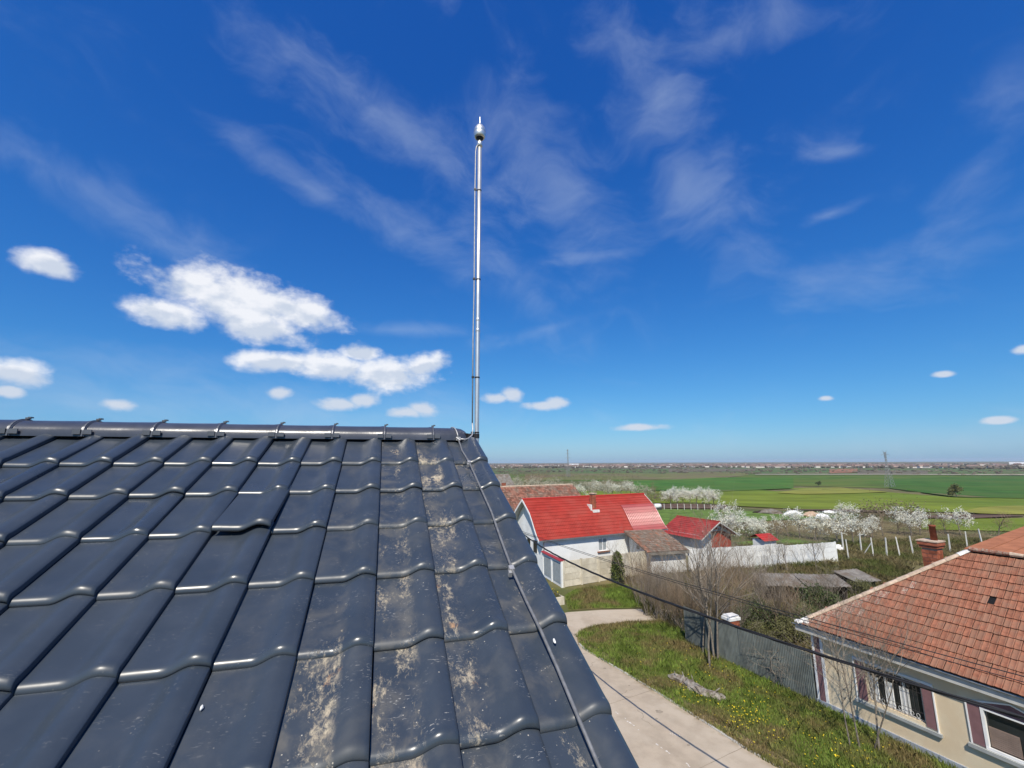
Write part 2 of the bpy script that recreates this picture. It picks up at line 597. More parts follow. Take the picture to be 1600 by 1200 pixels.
M['brown_tile'] = material('weathered_brown_tile', (0.20, 0.125, 0.09), 0.9, 0.3, 3, 0.2, 40, col2=(0.24, 0.20, 0.16), scale2=1.5, objrand=0.25)
M['clay'] = material('orange_clay_tile', (0.285, 0.118, 0.072), 0.85, 0.20, 7, 0.3, 60, col2=(0.27, 0.140, 0.092), scale2=1.6, objrand=0.11)
M['clay_joined'] = material('orange_clay_tile_far', (0.285, 0.118, 0.072), 0.85, 0.20, 7, 0.3, 60, col2=(0.27, 0.140, 0.092), scale2=1.6, island=0.11)
M['clay_old'] = material('lichened_clay_tile', (0.27, 0.115, 0.078), 0.9, 0.30, 9, 0.3, 60, col2=(0.34, 0.27, 0.21), scale2=16, objrand=0.15)
M['clay_smooth'] = material('new_orange_clay', (0.36, 0.145, 0.076), 0.85, 0.16, 2.2, 0.15, 30, objrand=0.05)
M['mortar'] = material('ridge_mortar', (0.52, 0.40, 0.30), 0.95, 0.25, 5, 0.5, 30)
M['mortar_white'] = material('lime_mortar', (0.72, 0.70, 0.66), 0.95, 0.15, 5, 0.5, 30)
M['brick'] = material('chimney_brick', (0.32, 0.105, 0.060), 0.9, 0.25, 6, 0.3, 40, objrand=0.25)
M['brick_joint'] = material('brick_joint', (0.36, 0.27, 0.20), 0.95, 0.15)
M['cream'] = material('cream_render', (0.74, 0.62, 0.44), 0.95, 0.06, 1.5, 0.35, 90, col2=(0.70, 0.56, 0.38), scale2=0.8)
M['mauve'] = material('mauve_paint', (0.215, 0.118, 0.122), 0.85, 0.10, 3, 0.15, 60)
M['trim'] = material('white_trim', (0.80, 0.79, 0.77), 0.7, 0.05, 4)
M['plinth'] = material('grey_blue_plinth', (0.34, 0.37, 0.42), 0.9, 0.10, 2, 0.3, 40)
M['sill'] = material('grey_sill', (0.33, 0.34, 0.33), 0.85, 0.12, 4)
M['soffit'] = material('grey_fascia', (0.50, 0.49, 0.46), 0.8, 0.12, 3)
M['gutter'] = material('gutter_metal', (0.32, 0.33, 0.34), 0.45, 0.1, 4, metal=0.6)
M['glass'] = material('window_glass', (0.025, 0.028, 0.030), 0.06, 0.3, 1.0, spec=0.6)
M['curtain'] = material('white_curtain', (0.72, 0.72, 0.70), 0.9, 0.08, 8)
M['blind'] = material('brown_blind', (0.23, 0.17, 0.14), 0.8, 0.12, 3)
M['iron'] = material('iron_grille', (0.05, 0.045, 0.042), 0.6, 0.2)
M['fence_metal'] = material('zinc_fence_sheet', (0.175, 0.195, 0.185), 0.55, 0.15, 1.5, metal=0.1, col2=(0.12, 0.135, 0.13), scale2=0.8, objrand=0.08)
M['post'] = material('concrete_post', (0.58, 0.57, 0.53), 0.95, 0.12, 4)
M['rubble'] = material('weathered_wood', (0.30, 0.27, 0.23), 0.95, 0.3, 9, 0.6, 30, col2=(0.16, 0.13, 0.10), scale2=4)
M['asbestos'] = material('grey_sheet_roof', (0.20, 0.185, 0.165), 0.95, 0.25, 2, 0.4, 25, col2=(0.15, 0.12, 0.095), scale2=1.4)
M['shed_wood'] = material('dark_shed_wood', (0.045, 0.036, 0.030), 0.95, 0.3, 3, 0.4, 25)
M['red_wood'] = material('red_painted_board', (0.36, 0.055, 0.030), 0.8, 0.12, 3, objrand=0.12)
M['burgundy'] = material('burgundy_capping', (0.30, 0.035, 0.045), 0.6, 0.1, 3)
M['door_grey'] = material('grey_panel', (0.32, 0.35, 0.36), 0.7, 0.1, 3)
M['sheet_white'] = material('white_plastic_sheet', (0.80, 0.79, 0.78), 0.5, 0.08, 3)
M['sheet_brown'] = material('brown_sacking', (0.42, 0.30, 0.21), 0.9, 0.15, 3)
M['pylon'] = material('galvanised_lattice', (0.22, 0.23, 0.24), 0.7, 0.1)
M['town_wall'] = material('town_walls', (0.66, 0.62, 0.56), 0.9, 0.1, 0.01, island=0.35)
M['town_roof'] = material('town_roofs', (0.20, 0.14, 0.115), 0.9, 0.1, 0.01, island=0.45)
M['wood_far'] = material('far_trees', (0.115, 0.098, 0.070), 0.95, 0.2, 0.01, island=0.40)
M['scrub'] = material('scrub', (0.15, 0.12, 0.085), 0.95, 0.2, 0.05, island=0.4)
#@@MARK


# ------------------------------------------------------------------ ground sheet to the horizon
def build_ground():
    rings = [0.0]
    r = 8.0
    while r < 9000:
        rings.append(r)
        r *= 1.07
    rings.append(9500)
    SEG = 180
    v = [(0, 0, 0)]
    for r in rings[1:]:
        for s in range(SEG):
            a = 2 * math.pi * s / SEG
            x, y = r * math.sin(a), r * math.cos(a)
            v.append((x, y, tz(x, y)))
    f = []
    for s in range(SEG):
        f.append((0, 1 + (s + 1) % SEG, 1 + s))
    for k in range(len(rings) - 2):
        b0, b1 = 1 + k * SEG, 1 + (k + 1) * SEG
        for s in range(SEG):
            s2 = (s + 1) % SEG
            f.append((b0 + s, b0 + s2, b1 + s2, b1 + s))
    me = bpy.data.meshes.new('ground')
    me.from_pydata(v, [], f)
    me.materials.append(M['ground'])
    me.polygons.foreach_set('use_smooth', [True] * len(me.polygons))
    struct(link('ground', me))


build_ground()


def field(name, top, bot, mat, x_steps=36, y_steps=7, lift=0.05, ragged=0.0):
    """a strip of ground between two pixel polylines, lying on the terrain"""
    xs0, xs1 = max(top[0][0], bot[0][0]), min(top[-1][0], bot[-1][0])
    tx, ty = [p[0] for p in top], [p[1] for p in top]
    bx, by = [p[0] for p in bot], [p[1] for p in bot]
    v, f = [], []
    for i in range(x_steps + 1):
        x = xs0 + (xs1 - xs0) * i / x_steps
        a, b = float(np.interp(x, tx, ty)), float(np.interp(x, bx, by))
        a += random.uniform(-ragged, ragged)
        for j in range(y_steps + 1):
            p = hit(x, a + (b - a) * j / y_steps)
            rr = math.hypot(p.x, p.y)
            v.append((p.x, p.y, tz(p.x, p.y) + lift * (1 + rr / 120)))
    n = y_steps + 1
    for i in range(x_steps):
        for j in range(y_steps):
            a = i * n + j
            f.append((a, a + 1, a + n + 1, a + n))
    me = bpy.data.meshes.new(name)
    me.from_pydata(v, [], f)
    me.materials.append(mat)
    me.polygons.foreach_set('use_smooth', [True] * len(me.polygons))
    return struct(link(name, me))


def crop(name, col, col2=None, var=0.20, s=0.05):
    """crop or pasture: patches plus the fine striping of drill lines and tracks"""
    m = material(name, col, 0.95, var, s, 0.3, 1.5, col2=col2, scale2=0.012, coords='World')
    g = NT(m.node_tree)
    bs = g.n['Principled BSDF']
    src = bs.inputs['Base Color'].links[0].from_socket
    pos = g.node('ShaderNodeNewGeometry').outputs['Position']
    st = g.noise(g.mapping(pos, rot=(0, 0, R(-28)), scale=(0.010, 0.22, 1)), 1.0, 4, 0.6)
    v = g.m('MULTIPLY_ADD', g.step(st, 0.3, 0.7), 0.36, 0.82)
    vm = g.node('ShaderNodeVectorMath', operation='SCALE')
    g.l.new(src, vm.inputs[0])
    g.l.new(v, vm.inputs['Scale'])
    g.l.new(vm.outputs[0], bs.inputs['Base Color'])
    return m


C_FAR = crop('far_scrub_field', (0.145, 0.120, 0.090), (0.120, 0.115, 0.070))
C_TEAL = crop('young_wheat_far', (0.082, 0.132, 0.045), (0.122, 0.125, 0.055))
C_GREEN = crop('young_wheat', (0.078, 0.135, 0.022), (0.108, 0.138, 0.030))
C_BRIGHT = crop('bright_wheat', (0.056, 0.140, 0.020), (0.078, 0.140, 0.024))
C_OLIVE = crop('olive_pasture', (0.140, 0.150, 0.050), (0.155, 0.125, 0.070))
C_YGREEN = crop('yellow_green_meadow', (0.152, 0.188, 0.024), (0.115, 0.168, 0.024))
C_YELLOW = crop('rape_field', (0.225, 0.220, 0.044), (0.185, 0.195, 0.045))
C_RED = crop('reddish_ploughland', (0.270, 0.135, 0.080))
C_PLOUGH = crop('dark_ploughland', (0.115, 0.075, 0.055), (0.15, 0.095, 0.065), s=0.3)
C_PALE = crop('pale_track', (0.30, 0.28, 0.20))
C_DKGREEN = crop('dark_wheat', (0.048, 0.116, 0.018), (0.072, 0.124, 0.024))

L0, L1 = 420, 1800
field('field', [(L0, 724.5), (L1, 724)], [(L0, 733), (L1, 732)], C_FAR, 40, 4, 0.02)
field('field', [(L0, 733), (1000, 732), (1200, 731), (L1, 733)], [(L0, 743), (1000, 740), (L1, 743)], C_TEAL, 30, 4)
field('field', [(L0, 743), (1000, 740), (1240, 742), (L1, 743)], [(L0, 752), (1000, 752), (1400, 764), (L1, 764)], C_GREEN, 30, 5)
field('field', [(1045, 733), (1180, 733)], [(1045, 738), (1180, 737)], C_FAR, 10, 3, 0.09)
field('field', [(1040, 740), (1110, 738), (1170, 740)], [(1040, 750), (1110, 750), (1170, 743)], C_OLIVE, 10, 3, 0.10)
field('field', [(820, 741), (980, 740), (1045, 741)], [(820, 751), (980, 750), (1045, 750)], C_OLIVE, 10, 3, 0.10)
field('field', [(1296, 733.5), (1340, 733)], [(1296, 740.5), (1340, 739)], C_RED, 8, 3, 0.12)
field('field', [(1340, 735), (1450, 736)], [(1340, 741), (1450, 741)], C_FAR, 8, 3, 0.10)
field('dirt_track', [(1180, 741.8), (1400, 741.6), (L1, 743.5)], [(1180, 742.9), (1400, 743), (L1, 745)], C_PALE, 20, 1, 0.16)
field('field', [(990, 753), (1130, 747), (1240, 748)], [(990, 767), (1130, 769), (1240, 764)], C_BRIGHT, 16, 4, 0.12)
field('field', [(1390, 750), (1500, 746), (L1, 742)], [(1390, 764), (1500, 779), (L1, 782)], C_DKGREEN, 16, 5, 0.14)
field('field', [(L0, 766), (1010, 768), (1120, 769), (1240, 763), (1310, 762), (1390, 770), (1500, 779), (L1, 782)],
      [(L0, 790), (1010, 786), (1120, 790), (1240, 796), (1400, 800), (L1, 806)], C_YGREEN, 40, 7, 0.08)
field('field', [(1215, 771), (1255, 765), (1310, 762.6), (1385, 770)], [(1215, 771.5), (1255, 774), (1310, 773), (1385, 770.6)], C_YELLOW, 12, 3, 0.15)
field('field', [(1500, 801), (1540, 793), (L1, 786)], [(1500, 801.5), (1540, 805), (L1, 808)], C_YELLOW, 10, 3, 0.13)
field('field', [(1425, 809), (1500, 805.5), (1600, 807)], [(1425, 809.6), (1500, 813), (1600, 808)], C_PLOUGH, 10, 3, 0.13)
field('field', [(1235, 797.5), (1330, 797.5), (1435, 802)], [(1235, 798), (1330, 801), (1435, 802.6)], C_PLOUGH, 10, 2, 0.13)
field('field', [(1440, 812), (L1, 809)], [(1440, 828), (L1, 836)], C_YGREEN, 12, 4, 0.06)
field('field', [(1022, 790), (1060, 787.5), (1136, 790)], [(1022, 794), (1060, 795.5), (1136, 796)], C_PLOUGH, 10, 3, 0.10)
field('field', [(940, 795), (1130, 797), (1240, 803), (1320, 808)], [(940, 826), (1130, 818), (1240, 812), (1320, 809)], M['lawn'], 16, 4, 0.05)
field('field', [(1150, 848), (1220, 842), (1305, 850)], [(1150, 852), (1220, 858), (1305, 857)], M['lawn'], 12, 3, 0.05)

# ------------------------------------------------------------------ road, side lane, verge
RD = (at(1158, 1166) - at(912, 1014)).normalized()        # along the road towards the viewer
RN = Vector((-RD.y, RD.x, 0))
if RN.x > 0:
    RN = -RN                                             # away from the verge
edge_px = [(905, 1006), (912.5, 1014), (970, 1048), (1025, 1081), (1090, 1122), (1158, 1166), (1228, 1206)]
EDGE = [at(*p) for p in edge_px]
EDGE = EDGE + [EDGE[-1] + RD * 5, EDGE[-1] + RD * 14]


def sheet(name, pts, mat, z, kind=True):
    mb = MB()
    mb.poly([(p.x, p.y, z) for p in pts])
    o = mb.build(name, mat)
    return struct(o) if kind else o


ROAD_W = 7.5
far_c = [at(902, 996), at(910, 987), at(925, 981), at(950, 977), at(985, 973.5), at(1030, 971)]
lane_far = [at(1060, 951), at(1000, 952), at(940, 953.5), at(888, 957)]
left_far = at(888, 957) + RN * 3.5 - RD * 3
road_pts = [EDGE[-1], *reversed(EDGE[:-1]), *far_c, at(1075, 968), *lane_far, at(860, 962), left_far + RN * 1.5] + [EDGE[-1] + RN * ROAD_W]
sheet('road', road_pts, M['concrete'], 0.02)


def road_wear():
    g = NT(M['concrete'].node_tree)
    bs = g.n['Principled BSDF']
    src = bs.inputs['Base Color'].links[0].from_socket
    pos = g.node('ShaderNodeNewGeometry').outputs['Position']
    dt = g.node('ShaderNodeVectorMath', operation='DOT_PRODUCT')
    g.l.new(pos, dt.inputs[0])
    dt.inputs[1].default_value = tuple(RN)
    u = g.m('SUBTRACT', dt.outputs['Value'], EDGE[2].dot(RN))
    tot = None
    for c in (0.95, 2.45):
        b = g.m('SUBTRACT', 1.0, g.step(g.m('ABSOLUTE', g.m('SUBTRACT', u, c)), 0.05, 0.42))
        tot = b if tot is None else g.m('MAXIMUM', tot, b)
    rub = g.m('MULTIPLY', tot, g.step(g.noise(pos, 1.3, 5), 0.35, 0.7))
    c = g.mix(g.m('MULTIPLY', rub, 0.55), src, (0.33, 0.27, 0.20))
    blot = g.step(g.noise(pos, 0.9, 7, 0.7, 0.5), 0.56, 0.72)
    c = g.mix(g.m('MULTIPLY', blot, 0.5), c, (0.34, 0.275, 0.20))
    edge = g.m('MULTIPLY', g.m('SUBTRACT', 1.0, g.step(g.m('ABSOLUTE', u), 0.0, 0.45)), g.step(g.noise(pos, 3.0, 5), 0.4, 0.65))
    c = g.mix(g.m('MULTIPLY', edge, 0.7), c, (0.27, 0.21, 0.13))
    g.l.new(c, bs.inputs['Base Color'])


road_wear()


# verge: raised strip of turf between road, lane, fence and house
def strip(name, pts, w, mat, z0, z1):
    mb = MB()
    L, Rr = [], []
    for k, p in enumerate(pts):
        t = (pts[min(k + 1, len(pts) - 1)] - pts[max(k - 1, 0)]).normalized()
        n = Vector((-t.y, t.x, 0))
        L.append(p + n * w / 2)
        Rr.append(p - n * w / 2)
    for k in range(len(pts) - 1):
        a, b, c, d = L[k], L[k + 1], Rr[k + 1], Rr[k]
        i = len(mb.v)
        mb.v += [(p.x, p.y, z0) for p in (a, b, c, d)] + [(p.x, p.y, z1) for p in (a, b, c, d)]
        mb.f += [tuple(i + q for q in t) for t in ((4, 7, 6, 5), (0, 1, 5, 4), (1, 2, 6, 5), (2, 3, 7, 6), (3, 0, 4, 7))]
    return struct(mb.build(name, mat))


strip('kerb', EDGE, 0.11, M['kerb'], 0.0, 0.045)
# turf verge polygon (plan)
HC = Vector((12.75, 20.1, 0))                       # corner of the clay-roofed house
HA = R(-65.2)
HD = Vector((math.cos(HA), math.sin(HA), 0))
HP = Vector((-HD.y, HD.x, 0))
VERGE = [EDGE[-1], *reversed(EDGE[:-1]), *far_c, at(1075, 985), at(1072, 1003), at(1180, 1052), HC + Vector((-.05, .15, 0)),
         HC + HD * 4 - HP * 0.02, HC + HD * 12 - HP * 0.02]


def in_poly(x, y, poly):
    c = False
    j = len(poly) - 1
    for i in range(len(poly)):
        xi, yi, xj, yj = poly[i].x, poly[i].y, poly[j].x, poly[j].y
        if (yi > y) != (yj > y) and x < (xj - xi) * (y - yi) / (yj - yi) + xi:
            c = not c
        j = i
    return c


sheet('verge', VERGE, M['turf'], 0.03)
dirt_edge = [p - RN * 0.32 for p in EDGE]
strip('verge_edge_soil', dirt_edge, 0.55, M['soil'], 0.0, 0.038)
bend = [EDGE[0], *far_c]
strip('verge_bend_soil', [p + Vector((0.18, -0.22, 0)) for p in bend], 0.5, M['soil'], 0.0, 0.036)
sheet('grass_bank', [at(888, 955), at(940, 951.5), at(1010, 950), at(1075, 949), at(1040, 925), at(960, 914), at(900, 922), at(882, 932)], M['turf'], 0.03)


# pale scrapes on the concrete
def scrape(a, b, w):
    a, b = at(*a), at(*b)
    mb = MB()
    t = (b - a)
    n = Vector((-t.y, t.x, 0)).normalized()
    k = 14
    for i in range(k):
        if random.random() < 0.35:
            continue
        p, q = a + t * (i / k), a + t * ((i + random.uniform(0.5, 1.0)) / k)
        o = n * random.uniform(-w, w)
        ww = random.uniform(0.012, 0.04)
        mb.quad(*[(v.x, v.y, 0.024) for v in (p + o - n * ww, q + o - n * ww * .6, q + o + n * ww * .6, p + o + n * ww)])
    struct(mb.build('road_scrape', M['scrape']))


# slab joints, cracks and oil spots on the concrete
M['joint'] = material('dark_joint', (0.20, 0.165, 0.125), 0.95, 0.3, 3, coords='World')
M['stain'] = material('oil_stain', (0.30, 0.25, 0.19), 0.9, 0.15, 5, coords='World')
for k in range(7):
    a = EDGE[0] + RD * (1.2 + 4.4 * k) + RN * .1
    pts = [a + RN * (j * .45) + RD * random.gauss(0, .012) for j in range(15)]
    mb = MB()
    for p, q in zip(pts[:-1], pts[1:]):
        w = random.uniform(.005, .011)
        mb.quad(*[(v.x, v.y, .0236) for v in (p - RD * w, q - RD * w, q + RD * w, p + RD * w)])
    struct(mb.build('road_joint', M['joint']))
rc = random.Random(12)
for k, (px, py) in enumerate([(985, 1090), (1020, 1135), (930, 1035), (915, 990), (960, 968)]):
    p = at(px, py)
    d = Vector((rc.gauss(0, 1), rc.gauss(0, 1), 0)).normalized()
    mb = MB()
    for j in range(16):
        q = p + d * rc.uniform(.05, .12)
        n = Vector((-d.y, d.x, 0)) * rc.uniform(.003, .008)
        mb.quad(*[(v.x, v.y, .0238) for v in (p - n, q - n, q + n, p + n)])
        p = q
        d = (d + Vector((rc.gauss(0, .5), rc.gauss(0, .5), 0))).normalized()
    struct(mb.build('road_crack', M['joint']))
for k, (px, py, s_) in enumerate([(1030, 1113, .16), (1026, 1124, .07), (983, 1072, .06), (945, 1045, .09), (1075, 1165, .07)]):
    p = at(px, py)
    mb = MB()
    mb.poly([(p.x + s_ * rc.uniform(.5, 1.1) * math.cos(t * .52), p.y + s_ * rc.uniform(.5, 1.1) * math.sin(t * .52), .0242) for t in range(12)])
    struct(mb.build('road_stain', M['stain']))
scrape((962, 1113), (1000, 1143), 0.05)
scrape((1022, 1160), (1080, 1200), 0.06)
scrape((1044, 1146), (1064, 1152), 0.06)


# ------------------------------------------------------------------ own house: glazed tile roof in the foreground
YAW, RP = 0.29485, 0.44258
TW, TG = 0.23078, 0.35
UX = Vector((math.cos(YAW), math.sin(YAW), 0))
UH = Vector((-math.sin(YAW), math.cos(YAW), 0))
DS = -(math.cos(RP) * UH + math.sin(RP) * Vector((0, 0, 1)))
RNm = UX.cross(-DS).normalized()
RO = Vector((-0.92106, 3.07302, CAM_H + 0.13023))


def roof_pt(c, r, n=0.0):
    return RO + UX * (c * TW) + DS * (r * TG) + RNm * n


house = thing('tiled_house', 'house whose dark glazed tile roof fills the lower part of the view', 'house', (RO.x, RO.y, 0), YAW)
HI = Matrix.Rotation(-YAW, 4, 'Z') @ Matrix.Translation((-RO.x, -RO.y, 0))   # world -> house frame


def hl(p):
    return HI @ Vector(p)


# walls: a gabled block under the roof
gx1 = 2.86 * TW
gx0 = gx1 - 11.0
half = 4.6
apex_y, apex_z = 0.14 * math.cos(RP), RO.z + 0.14 * math.sin(RP) - 0.10
tanp = math.tan(RP)
w_ = MB()
w_.extrude_x([(apex_y - half, 0), (apex_y + half, 0), (apex_y + half, apex_z - half * tanp), (apex_y, apex_z), (apex_y - half, apex_z - half * tanp)], gx0, gx1)
w_.build('wall', M['plaster'], house)
# roof part: dark underlay on both slopes, carrying the single tiles
deck = MB()
ov = half + 0.35
for s in (-1, 1):
    a = (apex_y, apex_z + 0.035)
    b = (apex_y + s * ov, apex_z + 0.035 - ov * tanp)
    deck.extrude_x([a, b, (b[0], b[1] + 0.03), (a[0], a[1] + 0.03)] if s > 0 else [b, a, (a[0], a[1] + 0.03), (b[0], b[1] + 0.03)], gx0 - 0.3, gx1 + 0.03)
roof = deck.build('roof', M['dark'], house)


def tile_mesh(name, verge=False):
    L = TG + 0.075
    T = 0.024
    us = [0.005, 0.14, 0.28, 0.40, 0.46, 0.52, 0.58, 0.64, 0.70, 0.76, 0.82, 0.88, 0.94, 0.988]
    # (y, drop, lip)
    vs = [(L, 0, 0), (L * .66, 0, 0), (L * .33, 0, 0), (0.060, 0, 0), (0.042, 0, 0.0006), (0.030, 0, 0.0016), (0.021, 0, 0.0018), (0.013, 0.0022, 0.001), (0.0065, 0.0065, 0), (0.002, 0.0125, 0), (0.0, 0.0185, 0), (0.004, 0.0225, 0)]

    def h(u):
        if u < .44:
            return 0.0010 * math.cos(u / .44 * math.pi)
        t = min(1, (u - .44) / .36)
        z = 0.033 * t * t * (3 - 2 * t) - 0.001
        if u > .80:
            z -= 0.013 * ((u - .80) / .2) ** 1.6
        return z

    verts, faces = [], []
    cols = [(u * TW, h(u), 0) for u in us]
    last = cols[-1]
    cols += [(last[0] + 0.0022, last[1] - 0.004, 0), (last[0] + 0.0026, last[1] - (0.085 if verge else 0.021), 0)]
    n = len(cols)
    for (y, dr, lip) in vs:
        for (x, z, _) in cols:
            verts.append((x, y, T * (1 - y / L) + z - dr + lip * (1 + 0.8 * max(0, z) / 0.03)))
    for k in range(len(vs) - 1):
        for i in range(n - 1):
            a = k * n + i
            faces.append((a, a + n, a + n + 1, a + 1))
    me = bpy.data.meshes.new(name)
    me.from_pydata(verts, [], faces)
    me.materials.append(M['slate'])
    me.polygons.foreach_set('use_smooth', [True] * len(me.polygons))
    me.update()
    return me


tile_me = tile_mesh('roof_tile')
verge_me = tile_mesh('verge_tile', True)
ROT = Matrix((UX, -DS, RNm)).transposed().to_4x4()
# how dirty each pan is: most mud lies in the columns next to the verge
DIRT = {}
for r in range(1, 10):
    for c in range(-16, 3):
        d = {2: 0.62, 1: 0.86, 0: 0.84, -1: 0.30, -2: 0.16}.get(c, 0.05)
        if c == -1 and r >= 5:
            d = 0.45
        if c == -1 and r >= 6:
            d = 0.95
        if c == -2 and r >= 5:
            d = 0.22
        if r == 1:
            d *= 0.85
        DIRT[c, r] = max(0.0, min(1, d + random.uniform(-0.12, 0.10)))
rt = random.Random(3)
for r in range(1, 10):
    for c in range(-15, 3):
        o = bpy.data.objects.new('verge_tile' if c == 2 else 'tile', verge_me if c == 2 else tile_me)
        COL.objects.link(o)
        o.parent = roof
        tilt = Matrix.Rotation(rt.gauss(0, 0.003), 4, 'Z') @ Matrix.Rotation(rt.gauss(0, 0.004), 4, 'X') @ Matrix.Rotation(rt.gauss(0, 0.004), 4, 'Y')
        off = rt.gauss(0, 0.0012)
        if (c, r) == (-3, 3):                     # one tile has slipped and stands proud
            tilt = Matrix.Rotation(R(-1.0), 4, 'Z') @ Matrix.Rotation(R(-2.6), 4, 'X') @ Matrix.Rotation(R(1.8), 4, 'Y')
            off = 0.030
        o['dirt'] = DIRT[c, r]
        mw = Matrix.Translation(roof_pt(c, r, off)) @ ROT @ tilt
        o.matrix_local = HI @ mw

# ridge tiles with their clips
RA = roof_pt(0, -0.10, 0.030)                      # front foot of the ridge tiles at c = 0
RW, RH = 0.118, 0.088
RIDGE_C = RA + UH * RW


def ridge_section(scale=1.0, n=14, lo=-0.01):
    pts = []
    for k in range(n + 1):
        a = math.pi * k / n
        pts.append((-RW * scale * math.cos(a), max(lo, RH * scale * math.sin(a) ** 0.85) if 0 < k < n else lo))
    return pts


def sweep_section(mb, stations):
    """stations: list of (x, list of (y, z))"""
    i = len(mb.v)
    n = len(stations[0][1])
    for x, sec in stations:
        mb.v += [(x, y, z) for y, z in sec]
    for k in range(len(stations) - 1):
        for j in range(n - 1):
            a = i + k * n + j
            mb.f.append((a, a + 1, a + n + 1, a + n))


RLEN = 1.5 * TW
rid = MB()
sec0, sec1, sec2 = ridge_section(1.0), ridge_section(1.035), ridge_section(1.07)
sweep_section(rid, [(0.0, ridge_section(0.99)), (0.02, sec0), (RLEN * .5, ridge_section(1.006)), (RLEN - 0.03, sec1), (RLEN - 0.012, sec2), (RLEN + 0.012, sec2), (RLEN + 0.016, ridge_section(1.0))])
ridge_me = rid.mesh('ridge_tile', M['ridge'], True)
clip = MB()
band = ridge_section(1.105)
sweep_section(clip, [(-0.004, ridge_section(1.05)), (-0.004, band), (0.004, band), (0.004, ridge_section(1.05))])
clip.box(-0.003, 0.014, -0.010, 0.012, RH * 1.09, RH * 1.09 + 0.010)
clip.box(0.010, 0.024, -0.012, 0.014, RH * 1.09 + 0.006, RH * 1.09 + 0.014)
for sx in (-1, 1):
    x0, x1 = (0.007, 0.047) if sx > 0 else (-0.047, -0.007)
    clip.box(x0, x1, -RW * 1.13, -RW * 1.06, 0.002, 0.030)
clip_me = clip.mesh('ridge_clip', M['clip'])
RIDGE_M = Matrix.Rotation(YAW, 4, 'Z')
first = 1.553
for k in range(-1, 12):
    x = (first - 1.5 * k) * TW                     # left end joint of tile k
    if k == -1:
        continue
    o = link('ridge_tile', ridge_me, roof)
    o.matrix_local = HI @ Matrix.Translation(RIDGE_C + UX * (x - RLEN)) @ RIDGE_M
    q = link('ridge_clip', clip_me, roof)
    q.matrix_local = HI @ Matrix.Translation(RIDGE_C + UX * (x + 0.004)) @ RIDGE_M
rr_m = MB().box(-9.6 * TW - 1.5, 2.72 * TW, -RW * .72, RW * .72, -0.05, 0.045)
o = rr_m.build('ridge_roll', M['dark'], roof)
o.matrix_local = HI @ Matrix.Translation(RIDGE_C) @ RIDGE_M
# rounded end tile
endt = MB()
ex = 2.80 * TW - first * TW
st = [(0.0, ridge_section(1.0)), (ex - 0.10, ridge_section(1.0))]
for a in (20, 40, 58, 72, 82, 90):
    s_ = math.cos(R(a))
    st.append((ex - 0.10 + 0.10 * math.sin(R(a)), ridge_section(max(0.03, s_))))
sweep_section(endt, st)
o = endt.build('ridge_end_tile', M['ridge'], roof, True)
o.matrix_local = HI @ Matrix.Translation(RIDGE_C + UX * (first * TW)) @ RIDGE_M

# a small pale chip lying on a tile, and a white one beside the conductor
def on_roof(px, py, n=0.026):
    d = ray(px, py)
    o = Vector((0, 0, CAM_H))
    s = ((RO + RNm * n) - o).dot(RNm) / d.dot(RNm)
    return o + d * s


def chip(px, py, sx, sy, sz, label, n):
    mb = MB()
    pr = [(0.0, 0.0), (0.7, 0.05), (1.0, 0.35), (0.85, 0.75), (0.35, 1.0), (0.0, 1.02)]
    mb.lathe([(r_, z_) for r_, z_ in pr], 7)
    mb.v = [(x * sx * random.uniform(.75, 1.15), y * sy * random.uniform(.75, 1.15), z * sz) for x, y, z in mb.v]
    o = mb.build('stone_chip', M['white_spot'], None)
    o.matrix_world = Matrix.Translation(on_roof(px, py, n)) @ ROT
    tag(o, label, 'stone')


chip(315, 1107, 0.0045, 0.009, 0.006, 'tiny pale stone chip lying on a clean tile near the lower left', 0.017)
chip(866, 1002, 0.005, 0.011, 0.006, 'tiny white chip on the verge tile beside the metal conductor', 0.042)

# ------------------------------------------------------------------ lightning rod on the ridge end
best = None
for k in range(400):
    c = 2.5 + k * 0.004
    p = RIDGE_C + UX * (c * TW)
    d = p - Vector((0, 0, CAM_H))
    x = 800 + FPX * d.dot(_r) / d.dot(_f)
    if best is None or abs(x - 744.8) < best[0]:
        best = (abs(x - 744.8), p)
MP = best[1]
MXY = Vector((MP.x, MP.y, 0))
DIST = math.hypot(MP.x, MP.y)


def mast_z(py):
    d = ray(747, py)
    return CAM_H + d.z / math.hypot(d.x, d.y) * DIST


rod = thing('lightning_rod', 'tall stainless lightning rod mast rising beside the ridge end', 'lightning rod', (MP.x, MP.y, 0), 0)
z_bot, z_top = RIDGE_C.z - 1.0, mast_z(222)
mr = 0.0182
lean = Vector((0.012, 0, 0))                       # the mast leans a touch
zz = lambda t: z_bot + (z_top - z_bot) * t
MB().tube([Vector((0, 0, z_bot)), Vector((0, 0, RIDGE_C.z)) , Vector((0.0, 0, zz(.6))) , Vector((0.0, 0, z_top))], [mr, mr, mr, mr], 20).build('mast', M['steel'], rod, True)
for t in (0.52, 0.545):
    colr = MB()
    colr.lathe([(mr * 1.0, -0.012), (mr * 1.06, -0.010), (mr * 1.06, 0.010), (mr, 0.012)], 20, (0, 0, zz(t)))
    colr.build('mast_joint', M['steel'], rod, True)
